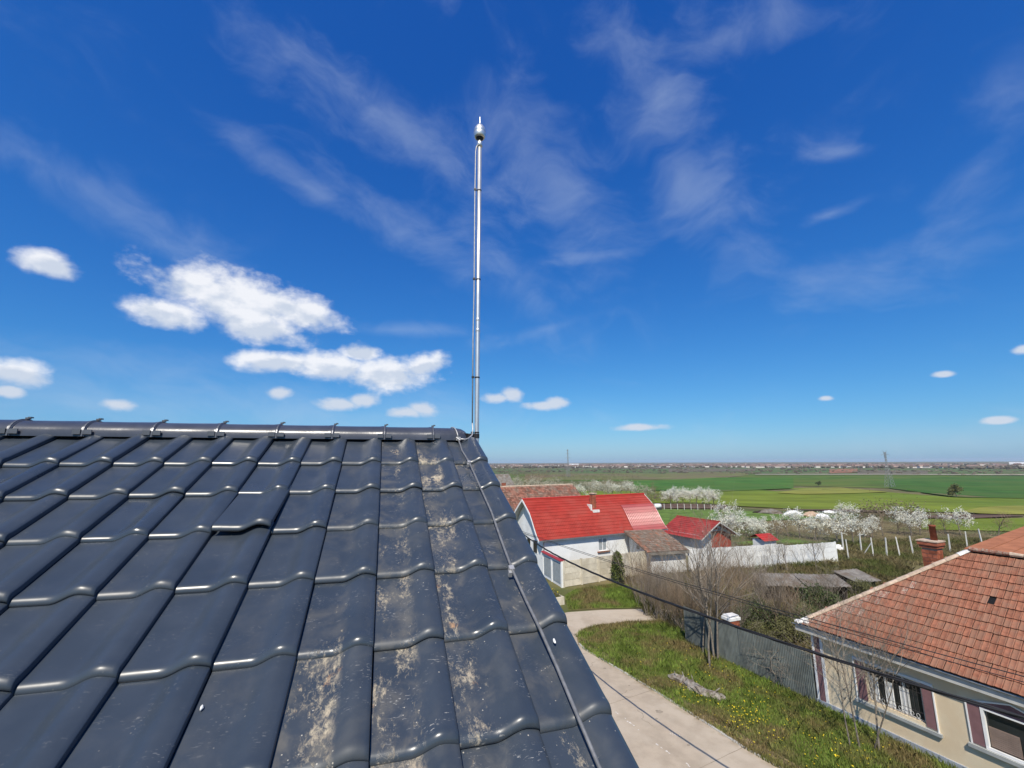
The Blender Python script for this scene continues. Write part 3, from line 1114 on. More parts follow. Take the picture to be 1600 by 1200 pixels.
# egg shaped head with its spike
zt = z_top - 0.02
hd = MB()
hd.lathe([(0.040, 0.060), (0.047, 0.070), (0.053, 0.090), (0.054, 0.108), (0.051, 0.112), (0.051, 0.116), (0.054, 0.120), (0.051, 0.140), (0.043, 0.162), (0.032, 0.180), (0.019, 0.193), (0.009, 0.200)], 28, (0, 0, zt))
head = hd.build('head', M['steel'], rod, True)
MB().lathe([(0.016, 0.030), (0.017, 0.040), (0.026, 0.050), (0.039, 0.066), (0.036, 0.070)], 20, (0, 0, zt)).build('insulator_cup', M['black'], head, True)
MB().lathe([(0.010, 0.194), (0.0075, 0.215), (0.005, 0.245), (0.003, 0.275), (0.0006, 0.288)], 12, (0, 0, zt)).build('spike', M['steel'], head, True)
MB().lathe([(mr * 1.0, -0.03), (mr * 1.35, -0.028), (mr * 1.35, 0.012), (mr * 1.15, 0.018), (0.015, 0.03), (0.015, 0.08)], 20, (0, 0, zt)).build('collar', M['steel'], rod, True)
wx = -0.034
wire_pts = [(wx * .35, -0.02, zt - 0.02), (wx * .8, -0.02, zt - 0.045), (wx, -0.018, zt - 0.09), (wx - .002, -0.018, zz(.85)), (wx + .001, -0.018, zz(.6)), (wx - .003, -0.018, zz(.5)), (wx, -0.018, RIDGE_C.z + 0.12)]
MB().tube(wire_pts, 0.005, 8).build('down_wire', M['alu'], rod, True)
for py in (298, 437, 590, 676):
    z = mast_z(py)
    c_ = MB()
    c_.lathe([(mr * 1.0, -0.006), (mr * 1.10, -0.005), (mr * 1.10, 0.005), (mr, 0.006)], 16, (0, 0, z))
    c_.box(wx - 0.010, wx + 0.012, -0.028, -0.008, z - 0.007, z + 0.007)
    c_.build('wire_clamp', M['black'], rod)
for dz_ in (0.03, -0.09, -0.75):
    br = MB()
    br.box(-0.10, -0.006, -0.016, 0.016, RIDGE_C.z + dz_ - 0.018, RIDGE_C.z + dz_ + 0.018)
    br.lathe([(mr * 1.0, -0.018), (mr * 1.18, -0.016), (mr * 1.18, 0.016), (mr, 0.018)], 16, (0, 0, RIDGE_C.z + dz_))
    b_ = br.build('wall_bracket', M['black'], rod)
    b_.rotation_euler = (0, 0, YAW)

# conductor: from the mast round the ridge end tile and down the verge column
cond = thing('roof_conductor', 'grey metal lightning conductor running down the verge of the dark roof', 'conductor', (RO.x, RO.y, 0), 0)
co = Vector((RO.x, RO.y, 0))
knot_x = 2.36 * TW
loop = []
for k in range(9):
    a = math.pi * (0.02 + 0.55 * k / 8)
    loop.append(RIDGE_C + UX * (knot_x - 0.004 * k) + UH * (-RW * 1.07 * math.cos(a)) + Vector((0, 0, RH * 1.07 * math.sin(a) ** 0.85)) - co)
MB().tube(loop, 0.0045, 8).build('ridge_wire', M['alu'], cond, True)
kn = RIDGE_C + UX * knot_x + UH * (-RW * 1.12) + Vector((0, 0, 0.0)) - co
sw = [kn, kn + UX * 0.05 + UH * -0.012 + Vector((0, 0, -0.004)), RIDGE_C + UX * (2.72 * TW) + UH * -0.105 + Vector((0, 0, 0.004)) - co,
      RIDGE_C + UX * (2.88 * TW) + UH * -0.06 + Vector((0, 0, 0.035)) - co, MP + Vector((wx + .004, -0.02, 0.085)) - co, MP + Vector((wx, -0.018, 0.13)) - co]
MB().tube(sw, 0.0055, 8).build('link_wire', M['alu'], cond, True)
mk = MB()
mk.box(-0.016, 0.016, -0.010, 0.012, -0.012, 0.014, Matrix.Translation(kn) @ RIDGE_M)
mk.tube([kn + Vector((-.014, -.012, .01)), kn + Vector((.014, -.014, -.01))], 0.006, 8)
mk.build('cross_clamp', M['alu'], cond)
way = [kn + co]
for (px, py, n) in [(722, 704, 0.032), (733, 722, 0.046), (750, 760, 0.036), (768, 800, 0.046), (783, 843, 0.040), (800, 889, 0.046), (822, 938, 0.040), (845, 985, 0.048), (872, 1046, 0.042), (904, 1122, 0.050), (937, 1200, 0.046), (975, 1290, 0.046)]:
    way.append(on_roof(px, py, n))
fine_way = []
for a, b in zip(way[:-1], way[1:]):
    for t in (0, .33, .66):
        fine_way.append(a.lerp(b, t) - co)
fine_way.append(way[-1] - co)
MB().tube(fine_way, 0.0058, 10).build('roof_wire', M['wire_dull'], cond, True)
for (px, py) in ((733, 723), (799, 889)):
    p = on_roof(px, py, 0.043) - co
    c_ = MB()
    Mx = Matrix.Translation(p) @ ROT
    c_.box(-0.011, 0.011, -0.012, 0.012, -0.012, 0.010, Mx)
    c_.box(-0.016, -0.002, -0.026, -0.010, -0.020, 0.002, Mx)
    c_.build('wire_holder', M['alu'], cond)

#@@MARK2


# ------------------------------------------------------------------ cream house with the orange clay roof
cream = thing('cream_house', 'cream single storey house with orange clay tile roof and mauve trim', 'house', tuple(HC), HA)
LEN, DEP, WH = 13.0, 8.24, 2.92
body = MB()
# front wall with two window openings, built as strips around them
W1 = (1.93, 3.62, 1.02, 2.30)
W2 = (5.19, 6.55, 1.15, 2.20)
T_ = 0.35
for (x0, x1, z0, z1) in ((0, W1[0], 0, WH), (W1[0], W1[1], 0, W1[2]), (W1[0], W1[1], W1[3], WH), (W1[1], W2[0], 0, WH),
                         (W2[0], W2[1], 0, W2[2]), (W2[0], W2[1], W2[3], WH), (W2[1], LEN, 0, WH)):
    body.box(x0, x1, 0, T_, z0, z1)
body.box(0, T_, T_ + 0.001, DEP, 0, WH)
body.box(LEN - T_, LEN, T_ + 0.001, DEP, 0, WH)
body.box(T_, LEN - T_, DEP - T_, DEP, 0, WH)
body.build('wall', M['cream'], cream)
MB().box(T_, LEN - T_, 0.9, 1.0, 0, WH).build('room_back', M['blind'], cream)
MB().box(-0.05, LEN, -0.05, -0.002, -0.25, 0.23).build('plinth', M['plinth'], cream)
# corner pilaster: mauve with white edges
MB().box(0.09, 0.33, -0.034, -0.003, 0.23, 2.86).build('pilaster', M['mauve'], cream)
MB().box(0.0, 0.09, -0.045, -0.002, 0.23, 2.86).build('pilaster_edge', M['trim'], cream)
MB().box(0.33, 0.44, -0.045, -0.002, 0.23, 2.86).build('pilaster_edge', M['trim'], cream)


def win1(x0, x1, z0, z1):
    # mauve side panels, white surround
    for (a, b) in ((x0 - 0.36, x0), (x1, x1 + 0.33)):
        MB().box(a + 0.035, b - 0.03, -0.028, -0.003, z0 - 0.05, z1 + 0.03).build('side_panel', M['mauve'], cream)
    fr = MB()
    fr.box(x0 - 0.40, x1 + 0.37, -0.055, -0.002, z1 + 0.03, z1 + 0.11)
    fr.build('lintel_band', M['trim'], cream)
    for a in (x0 - 0.40, x1 + 0.335):
        MB().box(a, a + 0.036, -0.045, -0.002, z0 - 0.10, z1 + 0.03).build('surround_strip', M['trim'], cream)
    MB().box(x0 - 0.46, x1 + 0.44, -0.10, -0.002, z0 - 0.20, z0 - 0.10).build('sill', M['sill'], cream)
    win = MB()
    win.box(x0, x1, 0.10, 0.16, z0 - 0.05, z0 + 0.04)
    win.box(x0, x1, 0.10, 0.16, z1 - 0.06, z1)
    for a in (x0, x1 - 0.06, x0 + (x1 - x0) * .34 - .04, x0 + (x1 - x0) * .68 - .04):
        win.box(a, a + 0.075, 0.098, 0.162, z0 + 0.04, z1 - 0.06)
    w = win.build('window', M['trim'], cream)
    for a, b in ((.04, .33), (.36, .65), (.70, .97)):
        MB().box(x0 + (x1 - x0) * a, x0 + (x1 - x0) * b, 0.120, 0.128, z0 + .04, z1 - .06).build('pane', M['glass'], w)
    for a, b in ((0.05, .19), (.36, .47), (.58, .67), (.71, .76)):
        cu = MB()
        n = 8
        xa, xb = x0 + (x1 - x0) * a, x0 + (x1 - x0) * b
        for i in range(n):
            p, q = xa + (xb - xa) * i / n, xa + (xb - xa) * (i + 1) / n
            y0_, y1_ = (0.095, 0.115) if i % 2 else (0.115, 0.095)
            cu.quad((p, y0_, z0 + .05), (q, y1_, z0 + .05), (q, y1_, z1 - .4), (p, y0_, z1 - .4))
        cu.build('curtain', M['curtain'], w)
    # iron grille: upright bars, rails and scrolls
    k = 0
    x = x0 + 0.06
    while x < x1:
        MB().tube([(x, 0.02, z0 - 0.03), (x, 0.02, z1 - 0.02)], 0.006, 5).build('grille_bar', M['iron'], w)
        x += 0.115
    for z in (z0 + 0.05, z0 + 0.30, z1 - 0.35, z1 - 0.08):
        MB().tube([(x0, 0.02, z), (x1, 0.02, z)], 0.007, 5).build('grille_rail', M['iron'], w)
    x = x0 + 0.12
    while x < x1 - 0.1:
        ring = [(x + 0.05 * math.cos(t * .785), 0.018, z1 - 0.21 + 0.08 * math.sin(t * .785)) for t in range(9)]
        MB().tube(ring, 0.006, 4).build('grille_scroll', M['iron'], w)
        ring = [(x + 0.05 * math.cos(t * .785), 0.018, z0 + 0.17 + 0.07 * math.sin(t * .785)) for t in range(9)]
        MB().tube(ring, 0.006, 4).build('grille_scroll', M['trim'], w)
        x += 0.115 * 1.5


win1(*W1)


def win2(x0, x1, z0, z1):
    xm = (x0 + x1) / 2
    # pedimented mauve surround with white outline
    for (a, b) in ((x0 - 0.36, x0 - 0.05), (x1 + 0.05, x1 + 0.36)):
        MB().box(a, b, -0.030, -0.003, z0 - 0.06, z1 + 0.04).build('side_panel', M['mauve'], cream)
    pd = MB()
    prof = [(x0 - 0.36, z1 + 0.04), (x1 + 0.36, z1 + 0.04), (x1 + 0.36, z1 + 0.10), (xm, z1 + 0.40), (x0 - 0.36, z1 + 0.10)]
    i = 0
    pd.v = [(x, -0.030, z) for x, z in prof] + [(x, -0.003, z) for x, z in prof]
    n = len(prof)
    pd.f = [tuple(range(n)), tuple(reversed(range(n, 2 * n)))] + [(k, (k + 1) % n, n + (k + 1) % n, n + k) for k in range(n)]
    pd.build('pediment', M['mauve'], cream)
    for a, b in (((x0 - 0.40, z1 + .10), (xm, z1 + .43)), ((xm, z1 + .43), (x1 + .40, z1 + .10))):
        MB().tube([(a[0], -0.03, a[1]), (b[0], -0.03, b[1])], 0.030, 4).build('pediment_edge', M['trim'], cream)
    for a in (x0 - 0.40, x1 + 0.362):
        MB().box(a, a + 0.04, -0.045, -0.002, z0 - 0.08, z1 + 0.10).build('surround_strip', M['trim'], cream)
    MB().box(x0 - 0.46, x1 + 0.46, -0.11, -0.002, z0 - 0.20, z0 - 0.09).build('sill', M['sill'], cream)
    win = MB()
    win.box(x0 - 0.048, x1 + 0.048, -0.048, 0.10, z1, z1 + 0.05)
    win.box(x0 - 0.048, x1 + 0.048, -0.048, 0.10, z0 - 0.085, z0)
    win.box(x0 - 0.048, x0 + 0.03, -0.046, 0.10, z0, z1)
    win.box(x1 - 0.03, x1 + 0.048, -0.046, 0.10, z0, z1)
    w = win.build('window', M['trim'], cream)
    MB().box(x0 + .03, x1 - .03, 0.06, 0.066, z0, z1).build('pane', M['glass'], w)
    k = 0
    z = z0 + 0.02
    while z < z1 - 0.45:
        MB().box(x0 + .06, xm + .05, 0.035, 0.055, z, z + 0.052).build('blind_slat', M['blind'], w)
        z += 0.058


win2(*W2)

# eaves: soffit, fascia, gutter
EO = 0.27
MB().box(-0.45, LEN, -EO, DEP + EO, WH, WH + 0.05).build('soffit', M['soffit'], cream)
MB().box(-0.47, LEN, -EO - 0.03, -EO - 0.002, WH - 0.13, WH + 0.14).build('fascia', M['soffit'], cream)
gut = MB()
gsec = [(-EO - 0.07 + 0.038 * math.cos(a), WH + 0.13 + 0.038 * math.sin(a)) for a in [math.pi + math.pi * k / 8 for k in range(9)]]
gsec += [(y + (0.006 if y < -EO - 0.07 else -0.006), z) for y, z in reversed(gsec)]
gut.extrude_x(gsec, -0.58, LEN)
gut.build('gutter', M['gutter'], cream)

# roof: hip slope to the street of single tiles; S counts up the slope
PITCHR = math.atan2(3.15, 4.15)
EY, EZ = -EO - 0.05, WH + 0.17
EX = -0.32
SL = (4.12 + EO + 0.05) / math.cos(PITCHR)
RIDZ = EZ + SL * math.sin(PITCHR)
RIDY = EY + SL * math.cos(PITCHR)
deck = MB()
apx = EX + (RIDY - EY)
NX = LEN + 2.0
deck.poly([(EX, EY, EZ), (NX, EY, EZ), (NX, RIDY, RIDZ), (apx, RIDY, RIDZ)])
deck.poly([(EX, EY, EZ), (apx, RIDY, RIDZ), (EX, 2 * RIDY - EY, EZ)])
deck.poly([(EX, 2 * RIDY - EY, EZ), (apx, RIDY, RIDZ), (NX, RIDY, RIDZ), (NX, 2 * RIDY - EY, EZ)])
croof = deck.build('roof', M['dark'], cream)
CR = Matrix(((1, 0, 0, 0), (0, math.cos(PITCHR), -math.sin(PITCHR), 0), (0, math.sin(PITCHR), math.cos(PITCHR), 0), (0, 0, 0, 1)))
TWc, TGc = 0.172, 0.385


def clay_tile_geo():
    """interlocking clay tile, local x across, y up slope, z out; 2 shallow waves"""
    xs = [0.002, 0.022, 0.042, 0.070, 0.100, 0.122, 0.146, 0.169]
    zs = [0.020, 0.026, 0.017, 0.013, 0.013, 0.017, 0.026, 0.020]
    v, f = [], []
    for (y, dz) in ((0.012, -0.052), (0.0, 0.006), (TGc + 0.05, -0.034)):
        for x, z in zip(xs, zs):
            v.append((x, y, z + 0.036 + dz))
    n = len(xs)
    for k in range(2):
        for i in range(n - 1):
            a = k * n + i
            f.append((a, a + 1, a + n + 1, a + n))
    return v, f


cv, cf = clay_tile_geo()
clay_me = bpy.data.meshes.new('clay_tile')
clay_me.from_pydata(cv, [], cf)
clay_me.materials.append(M['clay'])
clay_old_me = clay_me.copy()
clay_old_me.materials.clear()
clay_old_me.materials.append(M['clay_old'])
rows = int(SL / TGc)
spots = []
for r in range(rows):
    y = r * TGc
    x_hip = EX + y * math.cos(PITCHR)
    c0 = math.ceil((x_hip + 0.04 - EX) / TWc)
    for c in range(c0, int((NX - EX) / TWc)):
        spots.append((c, r))


def visible_rank(cr):
    """nearer the frame and the viewer first"""
    c, r = cr
    p = cream.matrix_basis @ Vector((EX + c * TWc, EY + r * TGc * math.cos(PITCHR), EZ + r * TGc * math.sin(PITCHR)))
    d = p - Vector((0, 0, CAM_H))
    k = d.dot(_f)
    px = 800 + FPX * d.dot(_r) / k
    py = 600 - FPX * d.dot(_u) / k
    return (0 if px < 1605 and py < 1205 else 1, d.length)


cream.matrix_basis = Matrix.Translation(HC) @ Matrix.Rotation(HA, 4, 'Z')
spots.sort(key=visible_rank)
rest_v, rest_f = [], []
rr = random.Random(5)
for k, (c, r) in enumerate(spots):
    Mx = Matrix.Translation((EX + c * TWc, EY, EZ)) @ CR @ Matrix.Translation((rr.gauss(0, .003), r * TGc + rr.gauss(0, .006), rr.gauss(0, .003))) @ Matrix.Rotation(rr.gauss(0, 0.012), 4, 'Z') @ Matrix.Rotation(rr.gauss(0, 0.008), 4, 'Y')
    if (c, r) == (31, 8):
        continue                                    # a dark hole where one tile is missing
    old = (c - r * math.cos(PITCHR) * TGc / TWc) + rr.gauss(0, 1.2) < 3.6
    if k < 300:
        o = link('clay_tile', clay_old_me if old else clay_me, croof)
        o.matrix_local = Mx
    else:
        b = len(rest_v)
        rest_v += [tuple(Mx @ Vector(p)) for p in cv]
        rest_f += [tuple(i + b for i in q) for q in cf]
mb = MB()
mb.v, mb.f = rest_v, rest_f
o = mb.build('clay_tile_field', M['clay_joined'], croof)
o['kind'] = 'stuff'
# hip caps in mortar
hip_a, hip_b = Vector((EX, EY, EZ)), Vector((apx, RIDY, RIDZ))
nh = 15
for k in range(nh):
    a, b = hip_a.lerp(hip_b, k / nh), hip_a.lerp(hip_b, (k + 1.12) / nh)
    t = (b - a).normalized()
    side = t.cross(Vector((0, 0, 1))).normalized()
    upv = side.cross(t)
    cap = MB()
    for q, w in ((a, 0.125), (b, 0.105)):
        for j in range(7):
            an = math.pi * j / 6
            p = q + side * (w * math.cos(an)) + upv * (0.02 + w * 0.75 * math.sin(an))
            cap.v.append(tuple(p))
    cap.f = [(j, j + 1, j + 8, j + 7) for j in range(6)]
    cap.build('hip_cap', M['mortar_white'] if k in (0, 14) else M['mortar'], croof)
for (dx, dy, dz, s_) in ((0.1, 0.05, 0.06, .16), (0.32, .1, .1, .13), (.55, .35, .2, .12), (-.1, .12, .02, .12)):
    mm = MB()
    mm.lathe([(0.1, -.3), (0.9, -.1), (1.0, .2), (.6, .6), (.1, .8)], 8)
    mm.v = [(EX + dx + x * s_ * rr.uniform(.7, 1.3), EY + dy + y * s_ * rr.uniform(.7, 1.3), EZ + dz + z * s_) for x, y, z in mm.v]
    mm.build('mortar_lump', M['mortar_white'], croof)
# upper roof: shallow slope of newer, smoother tiles behind the break
UP = math.tan(R(4.5))
strip_w = 0.62
k = 0
x = apx - 0.15
while x < NX:
    m_ = MB()
    x1_ = x + strip_w - 0.035
    y0_, y1_ = RIDY - 0.12, RIDY + 11.0
    zA, zB = RIDZ + 0.03, RIDZ + 0.03 + (y1_ - y0_) * UP
    m_.v = [(x, y0_, zA), (x1_, y0_, zA), (x1_, y1_, zB), (x, y1_, zB), (x, y0_, zA + .05), (x1_, y0_, zA + .05), (x1_, y1_, zB + .05), (x, y1_, zB + .05)]
    m_.f = [(0, 3, 2, 1), (4, 5, 6, 7), (0, 1, 5, 4), (1, 2, 6, 5), (2, 3, 7, 6), (3, 0, 4, 7)]
    m_.build('upper_tile_strip', M['clay_smooth'], croof)
    x += strip_w
# bonnet tiles along the break
x = apx
while x < NX:
    b_ = MB()
    b_.tube([(x, RIDY - .10, RIDZ + .07), (x + .36, RIDY - .10, RIDZ + .06)], [.085, .07], 8)
    b_.build('ridge_cap', M['clay_old'] if rr.random() < .6 else M['mortar'], croof)
    x += 0.37
# back block under the upper roof
MB().box(apx + 4.5, LEN, DEP + 0.02, RIDY + 10.4, 0, RIDZ - 0.05).build('rear_wall', M['cream'], cream)

# brick chimney behind the hip, its bricks laid in courses
def brick_stack(name, parent, x0, x1, y0, y1, z0, z1, course=0.16, mat='brick'):
    core = MB().box(x0 + .02, x1 - .02, y0 + .02, y1 - .02, z0, z1 - .02).build(name, M['brick_joint'], parent)
    z = z0
    i = 0
    while z < z1 - course * .5:
        zt_ = min(z + course - .018, z1)
        n = 2 + (i % 2)
        for s in range(n):
            a, b = x0 + (x1 - x0) * s / n, x0 + (x1 - x0) * (s + 1) / n - .014
            MB().box(a, b, y0, y0 + .05, z, zt_).build('brick', M[mat], core)
            MB().box(a, b, y1 - .05, y1, z, zt_).build('brick', M[mat], core)
            a, b = y0 + .055 + (y1 - y0 - .11) * s / n, y0 + .055 + (y1 - y0 - .11) * (s + 1) / n - .014
            MB().box(x0, x0 + .05, a, b, z, zt_).build('brick', M[mat], core)
            MB().box(x1 - .05, x1, a, b, z, zt_).build('brick', M[mat], core)
        z += course
        i += 1
    return core


CHX, CHY = 2.55, 4.05
st_ = brick_stack('chimney', cream, CHX, CHX + .52, CHY, CHY + .52, 4.2, 6.35)
MB().box(CHX - .04, CHX + .56, CHY - .04, CHY + .56, 6.35, 6.46).build('cap_course', M['brick'], st_)
MB().box(CHX - .08, CHX + .60, CHY - .08, CHY + .60, 6.462, 6.60).build('cap_course', M['brick'], st_)
MB().box(CHX - .10, CHX + .62, CHY - .10, CHY + .62, 6.602, 6.65).build('chimney_top', M['mortar'], st_)
MB().lathe([(.12, 0), (.11, .55), (.13, .56), (.13, .62)], 10, (CHX + .34, CHY + .38, 6.652)).build('chimney_pot', M['brick'], st_, True)

# ------------------------------------------------------------------ corrugated fence from the house to the thicket
FA, FB = HC + Vector((-0.06, 0.05, 0)), at(1072, 1003)
fdir = (FB - FA)
flen = fdir.length
fence = thing('metal_fence', 'grey corrugated metal fence running from the cream house into the bare thicket', 'fence', tuple(FA), math.atan2(fdir.y, fdir.x))
npan = 8
pw = flen / npan
pan_mb = MB()
nr = 11
xs, sec = [], []
for i in range(nr):
    b = pw * i / nr
    s = pw / nr
    sec += [(b, 0.0), (b + s * .22, 0.0), (b + s * .34, 0.04), (b + s * .80, 0.04), (b + s * .92, 0.0)]
sec.append((pw - 0.006, 0.0))
for x, y in sec:
    pan_mb.v += [(x, y, 0.05), (x, y, 1.90)]
for i in range(len(sec) - 1):
    pan_mb.f.append((2 * i, 2 * i + 2, 2 * i + 3, 2 * i + 1))
pan_me = pan_mb.mesh('sheet_panel', M['fence_metal'])
post_me = MB().box(-.03, .03, -.09, -.03, 0, 1.85).mesh('fence_post', M['iron'])
for i in range(npan):
    o = link('sheet_panel', pan_me, fence)
    o.location = (i * pw, 0.004 * (i % 2), random.uniform(-.02, .02))
    o.rotation_euler = (R(random.uniform(-.8, .8)), 0, 0)
    link('fence_post', post_me, fence).location = (i * pw, 0, 0)

# ------------------------------------------------------------------ overhead cables
def cable(name, label, pts, z, rad, twist=0):
    P3 = [at(px, py, z) for px, py in pts]
    # an even curve through the sighted points
    us = np.linspace(0, 1, len(P3))
    ds_ = np.cumsum([0] + [(q - p).length for p, q in zip(P3[:-1], P3[1:])])
    ds_ = ds_ / ds_[-1]
    cx, cy = np.polyfit(ds_, [p.x for p in P3], 2), np.polyfit(ds_, [p.y for p in P3], 2)
    P3 = [Vector((float(np.polyval(cx, u)), float(np.polyval(cy, u)), z)) for u in np.linspace(0, 1, 24)]
    a, b = P3[0], P3[-1]
    P3 = [a + (a - P3[1]).normalized() * 14] + P3 + [b + (b - P3[-2]).normalized() * 8]
    if twist:
        fine = []
        for p, q in zip(P3[:-1], P3[1:]):
            for t in range(20):
                fine.append(p.lerp(q, t / 20))
        # a bundle of conductors twisted round each other
        root = thing(name, label, 'cable', (0, 0, 0))
        acc = 0
        strands = [[] for _ in range(twist)]
        for k, p in enumerate(fine):
            if k:
                acc += (p - fine[k - 1]).length
            t = (fine[min(k + 1, len(fine) - 1)] - fine[max(k - 1, 0)]).normalized()
            s1 = t.cross(Vector((0, 0, 1))).normalized()
            s2 = s1.cross(t)
            for j in range(twist):
                an = acc * 2.2 + j * 2 * math.pi / twist
                strands[j].append(p + (s1 * math.cos(an) + s2 * math.sin(an)) * rad)
        for st1 in strands:
            MB().tube(st1, rad, 6).build('strand', M['cable'], root, True)
        return
    tag(MB().tube(P3, rad, 6).build(name, M['cable'], None, True), label, 'cable')


cable('power_cable', 'thick black twisted power cable crossing above the road', [(828, 845), (880, 868), (953, 905), (1000, 930), (1100, 962), (1172, 986), (1244, 1012), (1330, 1038), (1400, 1060), (1492, 1089), (1600, 1119)], 5.7, 0.020, 3)
cable('telephone_wire', 'upper of the two thin wires crossing over the thicket and clay roof', [(840, 839), (927, 867), (1000, 891), (1100, 920), (1172, 940), (1261, 966), (1340, 988), (1420, 1010), (1600, 1055)], 5.75, 0.012)
cable('telephone_wire', 'lower of the two thin wires crossing over the thicket and clay roof', [(838, 840), (927, 869), (1000, 894), (1100, 924), (1172, 944), (1261, 970), (1340, 993), (1420, 1018), (1600, 1064)], 5.72, 0.010)

#@@MARK3


# ------------------------------------------------------------------ red roofed farmhouse
RA_ = R(25.5)
red = thing('red_roof_house', 'long white farmhouse with a bright red curved metal roof and brick chimney', 'house', (2.74, 41.28, 0), RA_)
RL, RWD, RWH = 14.3, 6.0, 3.12
PROF = [(-0.30, 3.00), (0.10, 3.35), (0.55, 3.95), (0.95, 4.55), (1.45, 5.20), (2.2, 5.80), (2.98, 6.38)]
full = PROF + [(5.96 - y, z) for y, z in reversed(PROF[:-1])]
wl = MB()
# front wall strips round the window openings
FW = [(6.20, 7.20, 1.50, 2.66), (10.40, 10.85, 2.10, 2.52), (10.85, 11.45, 0.60, 1.75)]
cuts = sorted(set([0.0, RL] + [a for w in FW for a in w[:2]]))
for a, b in zip(cuts[:-1], cuts[1:]):
    op = [w for w in FW if w[0] <= a + 1e-6 and w[1] >= b - 1e-6]
    if op:
        wl.box(a, b, 0, .3, 0, op[0][2])
        wl.box(a, b, 0, .3, op[0][3], RWH)
    else:
        wl.box(a, b, 0, .3, 0, RWH)
wl.box(.3, RL - .3, RWD - .3, RWD, 0, RWH)
wl.build('wall', M['white_wall'], red)
for xg, nm in ((0.0, 'gable_wall'), (RL - .3, 'gable_wall')):
    gb = MB()
    prof = [(0.302, 0), (RWD - .302, 0), (RWD - .302, 3.2)] + [(max(.302, min(RWD - .302, y)), z - 0.12) for y, z in reversed(full[1:-1])] + [(0.302, 3.2)]
    gb.extrude_x(prof, xg, xg + .3)
    gb.build(nm, M['white_wall'], red)
for (x0, x1, z0, z1) in FW:
    win = MB()
    win.box(x0, x1, .06, .12, z0, z0 + .06)
    win.box(x0, x1, .06, .12, z1 - .06, z1)
    win.box(x0, x0 + .06, .06, .12, z0 + .06, z1 - .06)
    win.box(x1 - .06, x1, .06, .12, z0 + .06, z1 - .06)
    if x1 - x0 > .9:
        win.box((x0 + x1) / 2 - .04, (x0 + x1) / 2 + .04, .06, .12, z0 + .06, z1 - .06)
    w = win.build('window', M['trim'] if x1 - x0 > .9 else M['door_grey'], red)
    MB().box(x0 + .06, x1 - .06, .085, .095, z0 + .06, z1 - .06).build('pane', M['door_grey'] if x1 - x0 > .9 else M['glass'], w)
MB().box(6.0, 7.45, -.14, -.002, 1.38, 1.48).build('sill', M['old_tile'], red)
# windows in the gable
for y0, y1 in ((1.05, 1.75), (2.35, 3.0)):
    w = MB().box(-.03, -.002, y0 - .06, y1 + .06, 1.62, 2.82).build('window', M['trim'], red)
    MB().box(-.05, -.031, y0, y1, 1.68, 2.76).build('pane', M['glass'], w)
MB().box(-.02, -.002, .31, RWD - .31, 3.02, 3.10).build('gable_band', M['soffit'], red)


def metal_roof(prof, x0, x1, mat, name, parent, step=0.35, wave=0.183, amp=0.022, lift=0.0, res=4):
    """pressed tile sheet: waves across, a step at every course"""
    # resample the slope by length
    L = [0]
    for p, q in zip(prof[:-1], prof[1:]):
        L.append(L[-1] + math.hypot(q[0] - p[0], q[1] - p[1]))
    st = []
    s = 0.0
    while s < L[-1] - 1e-6:
        e = min(s + step, L[-1])
        st += [(s, 0.030), (e - 0.004, 0.0)]
        s = e
    xs = []
    n = int((x1 - x0) / wave * res)
    v, f = [], []
    for i in range(n + 1):
        x = x0 + (x1 - x0) * i / n
        w = amp * (0.5 + 0.5 * math.cos(2 * math.pi * (x - x0) / wave))
        for s, h in st:
            y, z = float(np.interp(s, L, [p[0] for p in prof])), float(np.interp(s, L, [p[1] for p in prof]))
            k = min(len(prof) - 2, max(0, int(np.searchsorted(L, s, 'right')) - 1))
            t = Vector((0, prof[k + 1][0] - prof[k][0], prof[k + 1][1] - prof[k][1])).normalized()
            nn = Vector((0, -t.z, t.y))
            if nn.z < 0:
                nn = -nn
            v.append((x, y + nn.y * (w + h + lift), z + nn.z * (w + h + lift)))
    m = len(st)
    for i in range(n):
        for j in range(m - 1):
            a = i * m + j
            f.append((a, a + m, a + m + 1, a + 1))
    mb = MB()
    mb.v, mb.f = v, f
    return mb.build(name, mat, parent)


rroof = metal_roof(PROF, -0.55, RL + .55, M['red_metal'], 'roof', red)
back = [(5.96 - y, z) for y, z in PROF]
metal_roof(back, -0.55, RL + .55, M['red_metal'], 'back_slope', red, res=2)
und = MB()
for p, q in zip(full[:-1], full[1:]):
    und.quad((-.54, p[0], p[1] - .03), (RL + .54, p[0], p[1] - .03), (RL + .54, q[0], q[1] - .03), (-.54, q[0], q[1] - .03))
und.build('roof_boarding', M['soffit'], red)
# paler replacement sheets at the lower right, a plain flat strip beside the right gable
seg = [(y, z) for y, z in PROF if z <= 5.9]
metal_roof(PROF[:5] + [(1.75, 5.45)], 10.4, RL + .50, M['red_new'], 'pale_roof_sheet', rroof, wave=0.22, amp=0.05, lift=.035, res=6)
